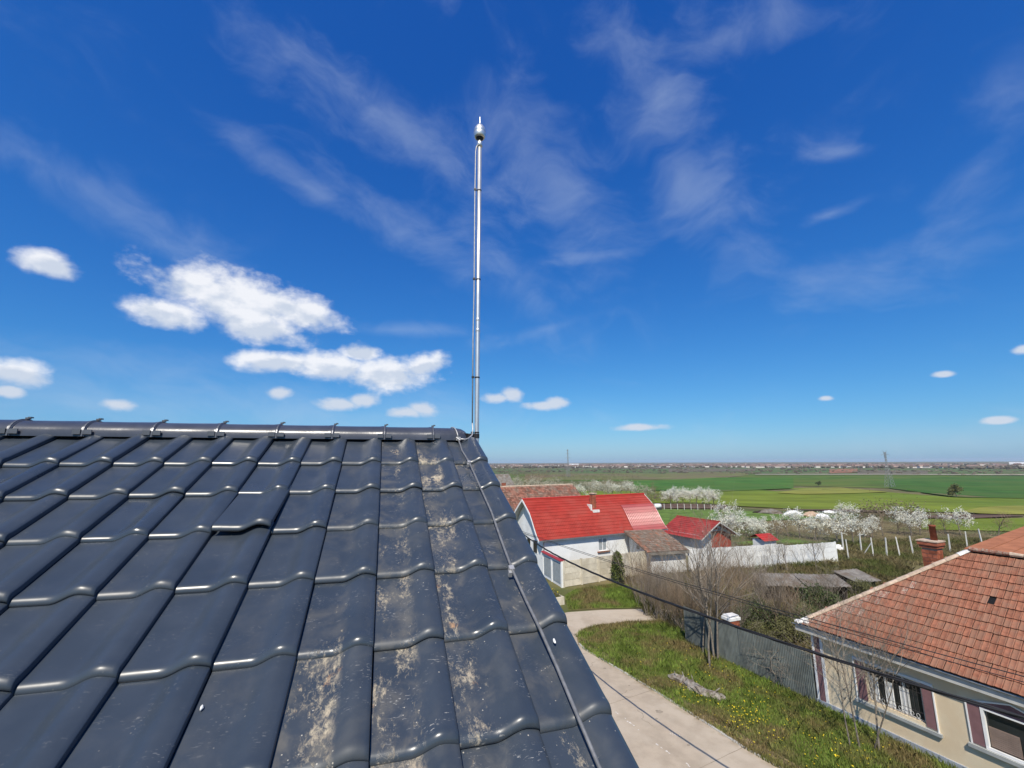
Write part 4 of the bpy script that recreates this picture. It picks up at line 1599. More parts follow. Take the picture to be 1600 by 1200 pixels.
# ridge cap, barge boards
MB().tube([(-.58, 2.98, 6.42), (RL + .58, 2.98, 6.42)], .09, 8).build('ridge_cap', M['red_plain'], rroof)
for xg in (-.60, RL + .56):
    for k, (p, q) in enumerate(zip(full[:-1], full[1:])):
        b = MB()
        b.v = [(xg, p[0], p[1] - .16), (xg, p[0], p[1] + .05), (xg, q[0], q[1] + .05), (xg, q[0], q[1] - .16)]
        b.v += [(x + .04, y, z) for x, y, z in b.v]
        b.f = [(0, 1, 2, 3), (7, 6, 5, 4), (0, 4, 5, 1), (3, 2, 6, 7), (1, 5, 6, 2), (0, 3, 7, 4)]
        b.build('barge_board', M['trim'], red)
MB().box(-.55, RL + .55, -.38, -.31, 2.93, 3.01).build('gutter', M['gutter'], red)
MB().tube([(.05, -.10, 0.1), (.05, -.10, 2.75), (.0, -.34, 2.95)], .045, 6).build('downpipe', M['gutter'], red)
rs = brick_stack('chimney', red, 6.75, 7.20, 1.55, 2.0, 4.9, 6.75, .22)
MB().box(6.68, 7.27, 1.48, 2.07, 6.752, 6.84).build('chimney_top', M['mortar'], rs)
fl = MB()
fl.box(6.55, 7.36, 1.20, 1.56, 4.95, 5.20)
fl.build('lead_flashing', M['mortar_white'], rs)
MB().box(6.38, 6.54, 1.35, 2.1, 5.15, 5.72).build('flashing_strip', M['mortar_white'], rs)

# ------------------------------------------------------------------ old clay roof house behind it
ca, cb_ = at(776, 761, 6.5), at(896, 757, 6.5)
cd_ = (cb_ - ca)
oldh = thing('old_clay_house', 'low house with weathered clay tile roof behind the red roof', 'house', (ca.x, ca.y, 0), math.atan2(cd_.y, cd_.x))
OL = cd_.length
MB().extrude_x([(-3.6, 0), (3.6, 0), (3.6, 3.2), (0, 6.3), (-3.6, 3.2)], -1.5, OL - .4).build('wall', M['white_wall'], oldh)
oroof = MB()
oroof.poly([(-2, -4.2, 2.85), (OL + .3, -4.2, 2.85), (OL, 0, 6.46), (-2, 0, 6.46)])
oroof.poly([(-2, 0, 6.46), (OL, 0, 6.46), (OL + .3, 4.2, 2.85), (-2, 4.2, 2.85)])
oroof = oroof.build('roof', M['brown_tile'], oldh)
sl = math.hypot(4.2, 3.61)
an_ = math.atan2(3.61, 4.2)
OM = Matrix.Translation((-2, -4.2, 2.87)) @ Matrix.Rotation(an_, 4, 'X')
tv, tf = [], []
ro = random.Random(9)
mats_f = []
r = 0
for r in range(int(sl / .34)):
    for c in range(int((OL + 2.1) / .24)):
        x, y = c * .24, r * .34
        z = .05 + ro.uniform(-.012, .012)
        pts = [(x, y, z), (x + .225, y, z), (x + .225, y + .37, z - .04), (x, y + .37, z - .04), (x, y, z - .04), (x + .225, y, z - .04), (x + .07, y, z + .02), (x + .07, y + .37, z - .02)]
        b = len(tv)
        tv += [tuple(OM @ Vector(p)) for p in pts]
        tf += [(b, b + 6, b + 7, b + 3), (b + 6, b + 1, b + 2, b + 7), (b + 4, b + 5, b + 1, b + 6), (b + 4, b + 6, b)]
mb = MB()
mb.v, mb.f = tv, [q for q in tf]
M['old_tile_joined'] = material('mossy_clay_tiles_far', (0.25, 0.112, 0.078), 0.9, 0.25, 3, 0.2, 40, col2=(0.21, 0.145, 0.11), scale2=1.2, island=0.35)
o = mb.build('tile_field', M['old_tile_joined'], oroof)
o['kind'] = 'stuff'
for k in range(int((OL + 2) / .4)):
    m_ = MB()
    m_.tube([(-2 + k * .4, 0, 6.50), (-2 + k * .4 + .38, 0, 6.50 + ro.uniform(-.01, .02))], .13, 6)
    m_.build('ridge_cap', M['mortar'], oroof)
st2 = brick_stack('chimney', oldh, 1.6, 2.1, 1.2, 1.7, 5.4, 7.0, .2)

# pale roof of a house further left beyond it
pg = at(772, 744)
lh = thing('grey_roof_house', 'small white house with grey roof half hidden behind the dark verge', 'house', (-5.2, 108, tz(-5.2, 108)), R(25))
MB().extrude_x([(-4, 0), (4, 0), (4, 4.2), (0, 7.4), (-4, 4.2)], -4, 4.4).build('wall', M['white_wall'], lh)
lr = MB()
for s in (-1, 1):
    lr.extrude_x([(s * 4.4, 3.95), (0, 7.5), (0, 7.62), (s * 4.4, 4.1)], -4.4, 4.8)
lr.build('roof', M['asbestos'], lh)

# ------------------------------------------------------------------ yard walls
def lw(a, b):
    d = b - a
    return math.atan2(d.y, d.x), d.length


A, B = at(850, 900), at(879, 918)
ang, ln = lw(A, B)
sw_ = thing('yard_side_wall', 'white yard wall with burgundy capping beside the farmhouse gable', 'wall', tuple(A), ang)
MB().box(0, ln, -.08, .08, 0, 2.02).build('wall', M['white_wall'], sw_)
cp = MB()
cp.extrude_x([(-.22, 2.02), (.22, 2.02), (.22, 2.07), (0, 2.16), (-.22, 2.07)], -.1, ln + .1)
cp.build('capping', M['burgundy'], sw_)
for t in (0.0, .5, 1.0):
    MB().box(ln * t - .09, ln * t + .09, -.13, .13, 0, 2.01).build('pier', M['white_wall'], sw_)
for t in (.06, .56):
    MB().box(ln * t + .1, ln * (t + .44) - .12, -.11, -.082, .25, 1.8).build('panel', M['door_grey'], sw_)

A, B = at(881, 918), at(1010, 897)
ang, ln = lw(A, B)
pc = thing('precast_wall', 'beige precast concrete plank wall in front of the farmhouse', 'wall', tuple(A), ang)
nb = 5
bw = ln / nb
pl_me = MB().box(.07, bw - .07, -.03, .03, 0, .485).mesh('plank', M['precast'])
ps_me = MB().box(-.07, .07, -.08, .08, 0, 2.06).mesh('post', M['precast'])
for i in range(nb + 1):
    link('post', ps_me, pc).location = (i * bw, 0, 0)
    if i < nb:
        for j in range(4):
            o = link('plank', pl_me, pc)
            o.location = (i * bw, random.uniform(-.008, .008), .03 + j * .497)

# lean-to with weathered tiles
A, B = at(1018, 897), at(1073, 893)
ang, ln = lw(A, B)
lt = thing('lean_to', 'small white lean-to with weathered brown tile roof at the farmhouse end', 'shed', tuple(A), ang)
MB().box(0, ln, 0, .25, 0, 1.95).build('wall', M['white_wall'], lt)
sd = MB()
sd.extrude_x([(.252, 0), (3.8, 0), (3.8, 3.0), (.252, 1.98)], 0, .2)
sd.build('side_wall', M['white_wall'], lt)
MB().box(-.05, -.002, 1.9, 2.35, 1.75, 2.05).build('vent', M['glass'], lt)
rf = MB()
rf.extrude_x([(-.45, 1.87), (4.0, 3.12), (4.0, 3.20), (-.45, 1.95)], -.55, ln + .15)
rf = rf.build('roof', M['brown_tile'], lt)
tl_me = MB()
tl_me.v = [(0, 0, .05), (.225, 0, .05), (.225, .37, .012), (0, .37, .012), (0, 0, 0), (.225, 0, 0), (.07, 0, .075), (.07, .37, .035)]
tl_me.f = [(0, 6, 7, 3), (6, 1, 2, 7), (4, 5, 1, 6), (4, 6, 0)]
tl_me = tl_me.mesh('tile', M['brown_tile'])
tl_red = tl_me.copy()
tl_red.materials.clear()
tl_red.materials.append(M['old_tile'])
ra = math.atan2(1.25, 4.45)
for r in range(13):
    for c in range(int((ln + .7) / .235)):
        o = link('tile', tl_red if (c < 2 and r < 9) or ro.random() < .10 else tl_me, rf)
        o.matrix_local = Matrix.Translation((-.55 + c * .235, -.47, 1.955)) @ Matrix.Rotation(ra, 4, 'X') @ Matrix.Translation((0, r * .345, ro.uniform(0, .012)))
MB().box(-.5, ln + .1, -.50, -.46, 1.70, 1.94).build('fascia', M['asbestos'], lt)

# white panel wall
A, Mid, B = at(1078, 894), at(1228, 884), at(1307, 877)
for (p, q, nbay, hgt, lab) in ((A, Mid, 6, 2.02, 'white painted panel wall running right from the lean-to behind bare saplings'), (Mid, B, 4, 1.86, 'right-hand white panel wall ending at the open orchard')):
    ang, ln = lw(p, q)
    ww = thing('panel_wall', lab, 'wall', tuple(p + (q - p).normalized() * (.1 if q is B else 0)), ang)
    bw = ln / nbay
    pm = MB().box(.06, bw - .06, -.03, .03, 0, hgt / 4 - .016).mesh('panel', M['white_panel'])
    pp = MB().box(-.06, .06, -.07, .07, 0, hgt + .02).mesh('post', M['white_panel'])
    for i in range(nbay + 1):
        if i < nbay or q is B:
            link('post', pp, ww).location = (i * bw, 0, 0)
        if i < nbay:
            for j in range(4):
                o = link('panel', pm, ww)
                o.location = (i * bw, random.uniform(-.008, .008), j * hgt / 4)
                o.rotation_euler = (0, 0, 0)

# ------------------------------------------------------------------ small red roofed sheds in the yard
ra_, rb_ = at(1060, 807, 3.6), at(1122, 815.5, 3.6)
ang, ln = lw(ra_, rb_)
rsd = thing('red_roof_shed', 'small shed with red tile roof and red boarded gable behind the white wall', 'shed', (ra_.x, ra_.y, 0), ang)
HWs = 3.0
MB().extrude_x([(-HWs + .5, 0), (HWs - .5, 0), (HWs - .5, 2.3), (0, 3.4), (-HWs + .5, 2.3)], .3, ln - .55).build('wall', M['white_wall'], rsd)
n_b = 14
for i in range(n_b):
    y0, y1 = -.6 + i * .22, -.6 + (i + 1) * .22 - .012
    h = 3.45 - abs((y0 + y1) / 2) * .42
    MB().box(ln - .545, ln - .52, y0, y1, .1, h - .35).build('board', M['red_wood'], rsd)
MB().box(ln - .56, ln - .50, -1.9, 1.9, 2.60, 2.74).build('tie_beam', M['soffit'], rsd)
rs_roof = metal_roof([(-HWs, 2.0), (-1.5, 2.85), (0, 3.62)], -.2, ln + .2, M['red_shed'], 'roof', rsd, res=3)
metal_roof([(HWs, 2.0), (1.5, 2.85), (0, 3.62)], -.2, ln + .2, M['red_shed'], 'back_slope', rsd, res=2)
MB().tube([(-.22, 0, 3.66), (ln + .22, 0, 3.66)], .07, 6).build('ridge_cap', M['red_shed'], rs_roof)
for s in (-1, 1):
    b = MB()
    b.tube([(ln + .20, s * HWs, 1.95), (ln + .20, s * 1.5, 2.80), (ln + .20, 0, 3.56)], .06, 4)
    b.build('barge_board', M['soffit'], rsd)

sp_ = at(1199, 862)
ss = thing('red_roof_coop', 'tiny coop with a red sheet roof peeping over the white wall', 'shed', (sp_.x, sp_.y, 0), R(20))
MB().box(-.9, .9, -.5, 1.0, 0, 1.35).build('wall', M['white_wall'], ss)
metal_roof([(-.75, 1.25), (.4, 1.85)], -1.15, 1.15, M['red_plain'], 'roof', ss, res=3)
metal_roof([(1.35, 1.35), (.4, 1.85)], -1.15, 1.15, M['red_plain'], 'back_slope', ss, res=3)

# planter by the lane
A = at(868, 947)
pt = thing('concrete_planter', 'long concrete planter full of yellow flowers beside the lane', 'planter', tuple(A), R(116))
MB().box(0, 4.4, -.75, -.63, 0, .52).build('side', M['precast'], pt)
MB().box(0, 4.4, .63, .75, 0, .52).build('side', M['precast'], pt)
MB().box(0, .12, -.628, .628, 0, .52).build('end', M['precast'], pt)
MB().box(4.28, 4.4, -.628, .628, 0, .52).build('end', M['precast'], pt)
MB().box(.12, 4.28, -.628, .628, 0, .44).build('soil', M['soil'], pt)

#@@MARK4


# ------------------------------------------------------------------ vegetation builders
class Plant:
    """collects stems in one mesh builder and remembers points where leaves or blossom sit"""
    def __init__(self, seed):
        self.r = random.Random(seed)
        self.trunk = MB()
        self.twigs = MB()
        self.tips = []

    def rv(self, s):
        return Vector((self.r.gauss(0, s), self.r.gauss(0, s), self.r.gauss(0, s)))

    def limb(self, p, d, length, rad, level, levels, kids, spread, up, crook=0.12, seg=4):
        mb = self.trunk if level == 0 else self.twigs
        pts, rads = [p.copy()], [rad]
        q = p.copy()
        dd = d.normalized()
        for k in range(seg):
            dd = (dd + self.rv(crook) + Vector((0, 0, up * 0.25))).normalized()
            q = q + dd * (length / seg)
            pts.append(q.copy())
            rads.append(rad * (1 - 0.62 * (k + 1) / seg))
        mb.tube(pts, rads, 6 if level == 0 else (4 if level == 1 else 3), caps=False)
        if level >= levels - 2:
            self.tips += [(a, dd) for a in pts[1:]]
        if level + 1 >= levels:
            return
        n = kids[level]
        for i in range(n):
            t = 0.30 + 0.70 * (i + self.r.random()) / n if level else 0.38 + 0.62 * (i + self.r.random() * .8) / n
            k = min(seg - 1, int(t * seg))
            a = pts[k].lerp(pts[k + 1], t * seg - k)
            out = self.rv(1.0)
            out = (out - dd * out.dot(dd)).normalized()
            nd = (dd * (1 - spread) + out * spread + Vector((0, 0, up))).normalized()
            self.limb(a, nd, length * self.r.uniform(.42, .70), max(rads[k] * .58, .003), level + 1, levels, kids, spread, up, crook, max(2, seg - 1))


def leaf_cloud(points, per, size, jitter, rng, flat=False):
    """small leaf faces round the given points -> verts, faces"""
    P = np.array([tuple(p) for p, _ in points], dtype=np.float32)
    P = np.repeat(P, per, axis=0) + rng.normal(0, jitter, (len(P) * per, 3)).astype(np.float32)
    n = len(P)
    a = rng.normal(size=(n, 3))
    a /= np.linalg.norm(a, axis=1, keepdims=True)
    b = rng.normal(size=(n, 3))
    b -= a * (a * b).sum(1, keepdims=True)
    b /= np.linalg.norm(b, axis=1, keepdims=True)
    s = (size * rng.uniform(.6, 1.4, (n, 1)))
    v = np.stack([P - a * s, P + b * s * .6, P + a * s, P - b * s * .6], 1).reshape(-1, 3)
    f = np.arange(n * 4).reshape(-1, 4)
    return v, f


def make_tree(name, label, cat, seed, height, rad, levels, kids, spread, up, stems=1, lean=0.1, leaf=None, per=3, size=.06, jit=.08, crook=.12, wood='twig', group=None, trunk_wood='bark', crown_first=.62):
    pl = Plant(seed)
    for s in range(stems):
        d = Vector((pl.r.gauss(0, lean), pl.r.gauss(0, lean), 1))
        b = Vector((pl.r.gauss(0, .12), pl.r.gauss(0, .12), -.05)) if stems > 1 else Vector((0, 0, -.05))
        pl.limb(b, d, height * crown_first * pl.r.uniform(.85, 1.1), rad * (1 if s == 0 else pl.r.uniform(.6, 1)), 0, levels, kids, spread, up, crook)
    t = thing(name, label, cat, (0, 0, 0), 0, group)
    pl.trunk.build('trunk', M[trunk_wood], t, True)
    tw = pl.twigs.build('crown' if not leaf else 'branches', M[wood], t)
    if leaf:
        v, f = leaf_cloud(pl.tips, per, size, jit, np.random.default_rng(seed))
        me = np_mesh('crown', v, f, M[leaf])
        link('crown', me, t)
    return t


def place(t, p, rot=None, scale=1.0):
    t.location = p
    t.rotation_euler = (0, 0, random.uniform(0, 6.28) if rot is None else rot)
    t.scale = (scale,) * 3
    return t


ORD = ['first', 'second', 'third', 'fourth', 'fifth', 'sixth', 'seventh', 'eighth', 'ninth', 'tenth', 'eleventh', 'twelfth', 'thirteenth', 'fourteenth', 'fifteenth', 'sixteenth', 'seventeenth', 'eighteenth', 'nineteenth', 'twentieth']


# ---- slender bare trees by the cream house
t = make_tree('bare_tree', 'slim leafless tree with one straight trunk nearest the cream house corner', 'tree', 11, 4.3, .035, 4, [9, 5, 4], .55, .18, stems=2, lean=.06, wood='twig', crook=.06, crown_first=.85)
place(t, at(1337, 1168), 0.4)
t = make_tree('bare_tree', 'slim leafless tree forking into a V before the grilled window', 'tree', 23, 4.2, .04, 4, [8, 5, 4], .5, .25, stems=2, lean=.13, wood='twig', crook=.07, crown_first=.8)
place(t, at(1373, 1175), 1.2)
# ---- leaning clump in front of the fence
for k, (px, py, sd, lab) in enumerate([(1122, 1033, 31, 'tall bare tree leaning left in front of the far end of the metal fence'),
                                       (1109, 1044, 32, 'thin leafless trunk nearest the grass verge in the leaning clump'),
                                       (1098, 1022, 33, 'grey leafless trunk at the left of the leaning clump'),
                                       (1116, 1030, 34, 'crooked leafless trunk in the middle of the leaning clump')]):
    t = make_tree('bare_tree', lab, 'tree', sd, 6.2, .06, 4, [8, 5, 3], .5, .2, lean=.12, wood='twig', crook=.07, crown_first=.75, group='leaning bare trees before the fence')
    place(t, at(px, py), k * 1.1)
t = make_tree('bare_bush', 'spreading leafless bush growing against the middle of the metal fence', 'bush', 41, 2.6, .04, 4, [7, 6, 4], .75, .1, stems=3, lean=.4, wood='twig', crook=.15)
place(t, at(1205, 1062))

# ---- thicket of bare shrubs along the lane
SH = []
for k in range(4):
    SH.append(make_tree('bare_shrub', 'leafless grey brown shrub in the dense thicket beside the lane', 'shrub', 50 + k, 2.9, .022, 3, [7, 5], .42, .22, stems=13, lean=.34, wood='twig' if k % 2 else 'twig_brown', crook=.10, trunk_wood='twig', group='bare thicket shrubs', crown_first=.8))
thicket = [(1012, 962), (1026, 968), (1040, 972), (1056, 980), (1070, 988), (1085, 996), (1000, 946), (1020, 948), (1042, 952), (1062, 960), (1084, 968), (1104, 980), (1124, 992), (1146, 1003),
           (1010, 928), (1035, 932), (1062, 938), (1090, 946), (1118, 955), (1000, 915), (1028, 918), (1058, 920), (1098, 925), (1140, 945), (1166, 955), (1160, 930), (1190, 950), (1130, 920)]
thicket += [(1212, 992), (1304, 962), (1150, 985), (1232, 1000)]
thicket = sorted(thicket[:14]) + sorted(thicket[14:28]) + sorted(thicket[28:])
rt2 = random.Random(77)
for k, (px, py) in enumerate(thicket):
    p = at(px, py)
    s = rt2.uniform(.75, 1.15) * (.62 if py < 934 else 1)
    if k < 4:
        o = place(SH[k], p, rt2.uniform(0, 6.28), s)
    else:
        o = dup(SH[k % 4], p, rt2.uniform(0, 6.28), s)
    belt = k // 14
    o['label'] = ORD[k % 14] + ' leafless shrub from the left in the ' + ('near belt of thicket along the lane', 'far belt of thicket towards the white walls', 'scrub before the ruined sheds')[belt]

# ---- bare saplings before the white walls
SAP = []
for k in range(3):
    SAP.append(make_tree('bare_sapling', 'thin leafless sapling standing before the white walls', 'tree', 60 + k, 3.3, .03, 4, [8, 5, 3], .5, .22, stems=2, lean=.12, wood='twig', crook=.08, group='saplings before the white walls', trunk_wood='twig', crown_first=.8))
saps = [(1040, 908), (1062, 912), (1085, 905), (1105, 902), (1122, 905), (1142, 900), (1160, 902), (1178, 898), (1196, 899), (1213, 895), (1232, 897), (1255, 890), (1275, 892), (1292, 887), (1010, 914), (985, 916), (1168, 893), (1222, 890)]
for k, (px, py) in enumerate(sorted(saps)):
    p = at(px, py)
    if k < 3:
        o = place(SAP[k], p, rt2.uniform(0, 6.28), rt2.uniform(.7, 1.1))
    else:
        o = dup(SAP[k % 3], p, rt2.uniform(0, 6.28), rt2.uniform(.6, 1.1))
    o['label'] = ORD[k] + ' thin leafless sapling from the left before the white walls'

# ---- conifer by the precast wall
p = at(966, 912)
cf_ = thing('columnar_conifer', 'upright dark olive conifer against the precast wall', 'conifer', tuple(p), 0)
MB().tube([(0, 0, 0), (0, 0, 2.1)], [.05, .02], 6).build('trunk', M['bark'], cf_)
g_ = np.random.default_rng(70)
pts = []
for i in range(420):
    h = g_.uniform(0.05, 1) ** .8
    rr_ = .62 * (1 - h) ** .55 * math.sqrt(g_.uniform(.25, 1)) + .05
    a = g_.uniform(0, 6.28)
    pts.append((Vector((rr_ * math.cos(a), rr_ * math.sin(a), .1 + h * 2.35)), None))
v, f = leaf_cloud(pts, 7, .07, .07, g_)
link('crown', np_mesh('crown', v, f, M['conifer']), cf_)

# ---- evergreen bushes behind the fence and over the ruined sheds
EV = []
for k in range(3):
    EV.append(make_tree('evergreen_bush', 'dark green leafy bush behind the metal fence near the ruined sheds', 'bush', 80 + k, 1.9, .03, 4, [7, 5, 3], .7, .12, stems=5, lean=.45, leaf='leaf' if k else 'leaf_young', per=4, size=.050, jit=.12, crook=.15, group='leafy bushes behind the fence'))
evs = [(1200, 978), (1222, 990), (1246, 990), (1262, 982), (1178, 972), (1262, 970), (1284, 962), (1170, 988), (1240, 1006), (1262, 1003), (1350, 935), (1186, 1002), (1160, 965)]
for k, (px, py) in enumerate(sorted(evs)):
    p = at(px, py)
    if k < 3:
        o = place(EV[k], p, rt2.uniform(0, 6.28), rt2.uniform(.7, 1.1))
    else:
        o = dup(EV[(k * 2) % 3], p, rt2.uniform(0, 6.28), rt2.uniform(.55, 1.05))
    o['label'] = ORD[k] + ' leafy green bush from the left between metal fence and ruined sheds'

# ------------------------------------------------------------------ ruined sheds, pillar, log
def ruin(name, label, a, b, depth, hgt, mat_roof, posts=True):
    A, B = at(*a), at(*b)
    ang, ln = lw(A, B)
    t = thing(name, label, 'shed', tuple(A), ang)
    n = max(2, int(ln / .95))
    r_ = random.Random(hash(name) % 100 + n)
    for i in range(n):
        m_ = MB()
        x0, x1 = ln * i / n - .02, ln * (i + 1) / n + .03
        sag = r_.uniform(-.10, .05)
        K = 8
        for s in range(K + 1):
            x = x0 + (x1 - x0) * s / K
            w = .025 * math.cos(s * math.pi)
            for (y, z) in ((-.35 + r_.uniform(-.06, .06), hgt - .12 + sag), (depth * .5, hgt + .12 + sag * .6), (depth, hgt + .30)):
                m_.v.append((x, y, z + w + .01 * (i % 2)))
        for s in range(K):
            for q in range(2):
                c = s * 3 + q
                m_.f.append((c, c + 3, c + 4, c + 1))
        o = m_.build('roof_sheet', mat_roof, t)
        so = o.modifiers.new('thick', 'SOLIDIFY')
        so.thickness = .03
    MB().box(.1, ln - .1, depth - .15, depth, 0, hgt + .15).build('back_wall', M['shed_wood'], t)
    MB().box(.1, .2, .2, depth - .16, 0, hgt - .1).build('side_wall', M['shed_wood'], t)
    MB().box(ln - .2, ln - .1, .2, depth - .16, 0, hgt - .1).build('side_wall', M['shed_wood'], t)
    for x in (.2, ln * .38, ln * .72, ln - .2):
        MB().box(x - .06, x + .06, .0, .12, 0, hgt - .13).build('post', M['post'] if abs(x - ln * .72) < .01 else M['shed_wood'], t)
    for k in range(int(ln * .4 / .22)):
        MB().box(.3 + k * .22, .3 + k * .22 + .2, .14, .17, 0, hgt - .3 - r_.uniform(0, .2)).build('board', M['shed_wood'], t)
    return t


ruin('ruined_shed', 'collapsing shed with long grey sheet roof among green bushes', (1192, 944), (1330, 948), 1.5, 1.45, M['asbestos'])
ruin('ruined_shed', 'small dark ruined shed right of the long grey one', (1334, 930), (1372, 926), 1.5, 1.1, M['asbestos'])
bp = at(1147, 1022)
bpil = thing('brick_pillar', 'short brick pillar with white slab cap behind the metal fence', 'pillar', tuple(bp), R(20))
sb = brick_stack('shaft', bpil, -.32, .32, -.25, .25, 0, 1.70, .16)
MB().box(-.38, .38, -.28, .28, 1.70, 1.84).build('cap_slab', M['white_wall'], bpil)
MB().box(-.33, .33, -.23, .23, 1.842, 1.93).build('cap_slab', M['mortar_white'], bpil)

la, lb = at(1046, 1060), at(1131, 1098)
ang, ln = lw(la, lb)
lg = thing('fallen_log', 'weathered grey log lying in the flowery grass verge', 'log', tuple(la), ang)
lp = MB()
rl = random.Random(4)
npt, sides = 16, 12
for i in range(npt):
    x = ln * i / (npt - 1)
    taper = (0.62 + .38 * math.sin(math.pi * min(1, (i + 1) / npt))) * (.55 if i in (0, npt - 1) else 1)
    for s in range(sides):
        a = 2 * math.pi * s / sides
        k = (.21 + rl.uniform(-.05, .06)) * taper
        lp.v.append((x + rl.uniform(-.06, .06), k * 1.25 * math.cos(a) + .12 * math.sin(i * .5), .10 + k * .85 * math.sin(a)))
for i in range(npt - 1):
    for s in range(sides):
        s2 = (s + 1) % sides
        lp.f.append((i * sides + s, i * sides + s2, (i + 1) * sides + s2, (i + 1) * sides + s))
lp.f += [tuple(reversed(range(sides))), tuple((npt - 1) * sides + s for s in range(sides))]
lp.build('stem', M['rubble'], lg)
for k in range(5):
    x = ln * (.15 + .17 * k)
    MB().tube([(x, 0, .2), (x + rl.uniform(-.3, .3), rl.uniform(-.3, .3), .42)], [.04, .015], 5).build('stub', M['rubble'], lg)

# ------------------------------------------------------------------ orchard
BL = []
for k in range(4):
    BL.append(make_tree('blossom_tree', 'white flowering fruit tree', 'tree', 100 + k, 4.0, .085, 4, [7, 6, 4], .68, .12, lean=.08, leaf='blossom', per=4, size=.065, jit=.10, crook=.13, wood='twig_brown', crown_first=.62))
GB = []
for k in range(2):
    GB.append(make_tree('budding_tree', 'greyish budding fruit tree', 'tree', 120 + k, 4.6, .09, 4, [7, 6, 4], .62, .15, lean=.08, leaf='blossom_dull', per=4, size=.075, jit=.14, crook=.12, wood='twig', crown_first=.62))
BR = []
for k in range(3):
    BR.append(make_tree('bare_fruit_tree', 'leafless brown tree', 'tree', 140 + k, 5.0, .10, 4, [8, 6, 5], .6, .15, lean=.06, wood='twig_brown', crook=.12, crown_first=.62))
used = {}
rp_ = random.Random(15)


def orchard(kind, protos, px, py, h, label, group=None, wide=1.0):
    """base pixel on the ground, height in metres"""
    p = hit(px, py)
    i = used.get(kind, 0)
    used[kind] = i + 1
    base_h = {'b': 4.2, 'g': 4.8, 'r': 5.2}[kind]
    s = h / base_h
    if i < len(protos):
        t = protos[i]
        t.location = p
        t.rotation_euler = (0, 0, rp_.uniform(0, 6.28))
        t.scale = (s * wide, s * wide, s)
        t['label'] = label
        if group:
            t['group'] = group
    else:
        dup(protos[i % len(protos)], p, rp_.uniform(0, 6.28), (s * wide, s * wide, s), label, group)


row = ' white blossoming tree from the left in the row beyond the ploughed strip'
for k, (px, py) in enumerate([(1048, 789), (1058, 787), (1068, 788), (1078, 787), (1088, 789), (1098, 788), (1108, 789), (1116, 790)]):
    orchard('b', BL, px, py, 4.6, ORD[k] + row, 'blossom row beyond the ploughed strip', 1.25)
for (px, py, h, lab, wd) in [(1143, 853, 4.3, 'large white blossoming tree right behind the red boarded shed gable', 1.0), (1136, 842, 5.0, 'upright white blossoming tree at the tip of the shed roof', .9),
                             (1184, 846, 3.3, 'low pale blossoming tree left of the tiny coop', 1.3), (1206, 838, 3.0, 'low pale blossoming tree just behind the tiny coop', 1.2), (1168, 838, 3.2, 'pinkish white blossoming tree between shed and coop', 1.3),
                             (1250, 840, 3.9, 'bushy white blossoming tree in the middle of the lawn', 1.2), (1275, 844, 3.4, 'smaller white blossoming tree right of the bushy lawn tree', 1.1),
                             (1308, 848, 4.2, 'dense white blossoming tree above the end of the white wall', 1.25), (1334, 850, 3.6, 'spreading white blossoming tree beside the first concrete post', 1.3),
                             (1322, 822, 3.8, 'white blossoming tree standing behind the dense one', 1.2), (1364, 840, 3.4, 'thin white blossoming tree among brown scrub', 1.0),
                             (1424, 838, 4.4, 'tall white blossoming tree left of the brick chimney', 1.1), (1438, 836, 3.6, 'white blossoming tree partly behind the brick chimney', 1.0), (1502, 836, 3.8, 'sparse white blossoming tree above the clay roof hip', 1.1)]:
    orchard('b', BL, px, py, h, lab, 'fruit trees in blossom', wd)
for k, (px, py, h) in enumerate(sorted([(907, 778, 5.2), (919, 777, 5.8), (931, 776, 6.0), (944, 778, 5.2), (958, 777, 5.6), (972, 776, 5.2), (986, 777, 5.4), (1000, 778, 4.6), (1013, 780, 4.4), (926, 770, 6.5), (952, 769, 6.5), (979, 770, 6)])):
    orchard('g' if k % 3 else 'b', GB if k % 3 else BL, px, py, h, ORD[k] + ' pale budding tree from the left in the belt beyond the farmhouse ridge', 'budding trees beyond the farmhouse', 1.15)
for k, (px, py, h) in enumerate(sorted([(770, 776, 6.2), (786, 778, 5.6), (801, 776, 6.4), (816, 777, 5.8), (832, 776, 6.4), (846, 778, 6), (861, 776, 5.6), (878, 777, 5.4), (894, 777, 5.2), (778, 768, 8), (808, 767, 8), (838, 768, 8), (868, 768, 7)])):
    orchard('g', GB, px, py, h, ORD[k] + ' grey budding tree from the left in the copse behind the clay roof', 'copse behind the clay roof', 1.2)
for k, (px, py, h, lab) in enumerate([(843, 774, 11.5, 'tall leafless tree rising above the copse behind the clay roof'), (826, 774, 9.0, 'leafless tree left of the tallest one above the copse'), (1025, 779, 6.4, 'lone leafless tree at the edge of the bright green field'),
                                      (950, 772, 9.0, 'leafless tree rising above the budding belt beyond the farmhouse'), (1380, 838, 3.6, 'leafless brown tree left of the tall blossoming one'), (1350, 832, 3.4, 'leafless brown tree amid the orchard scrub'),
                                      (1404, 834, 3.2, 'leafless brown tree behind the middle concrete posts'), (1455, 832, 3.0, 'leafless brown tree just right of the chimney'), (1560, 838, 4.2, 'leafless brown tree above the newer orange roof'), (1215, 846, 3.4, 'leafless tree right of the tiny coop'),
                                      (1478, 834, 3.0, 'small leafless tree between chimney and roof hip'), (1232, 838, 3.2, 'leafless tree left of the bushy lawn blossom')]):
    orchard('r', BR, px, py, h, lab, 'leafless trees')
for k, (px, py, h, lab) in enumerate([(1495, 778, 5, 'single pale green tree out in the right-hand fields'), (1279, 760, 5, 'dark lone bush on the crest of the yellow green field')]):
    pl = make_tree('field_tree', lab, 'tree', 160 + k, h, .15, 4, [6, 5, 4], .6, .1, leaf='leaf_young' if k == 0 else 'leaf', per=4, size=.22, jit=.3, crook=.1)
    place(pl, hit(px, py), 0)

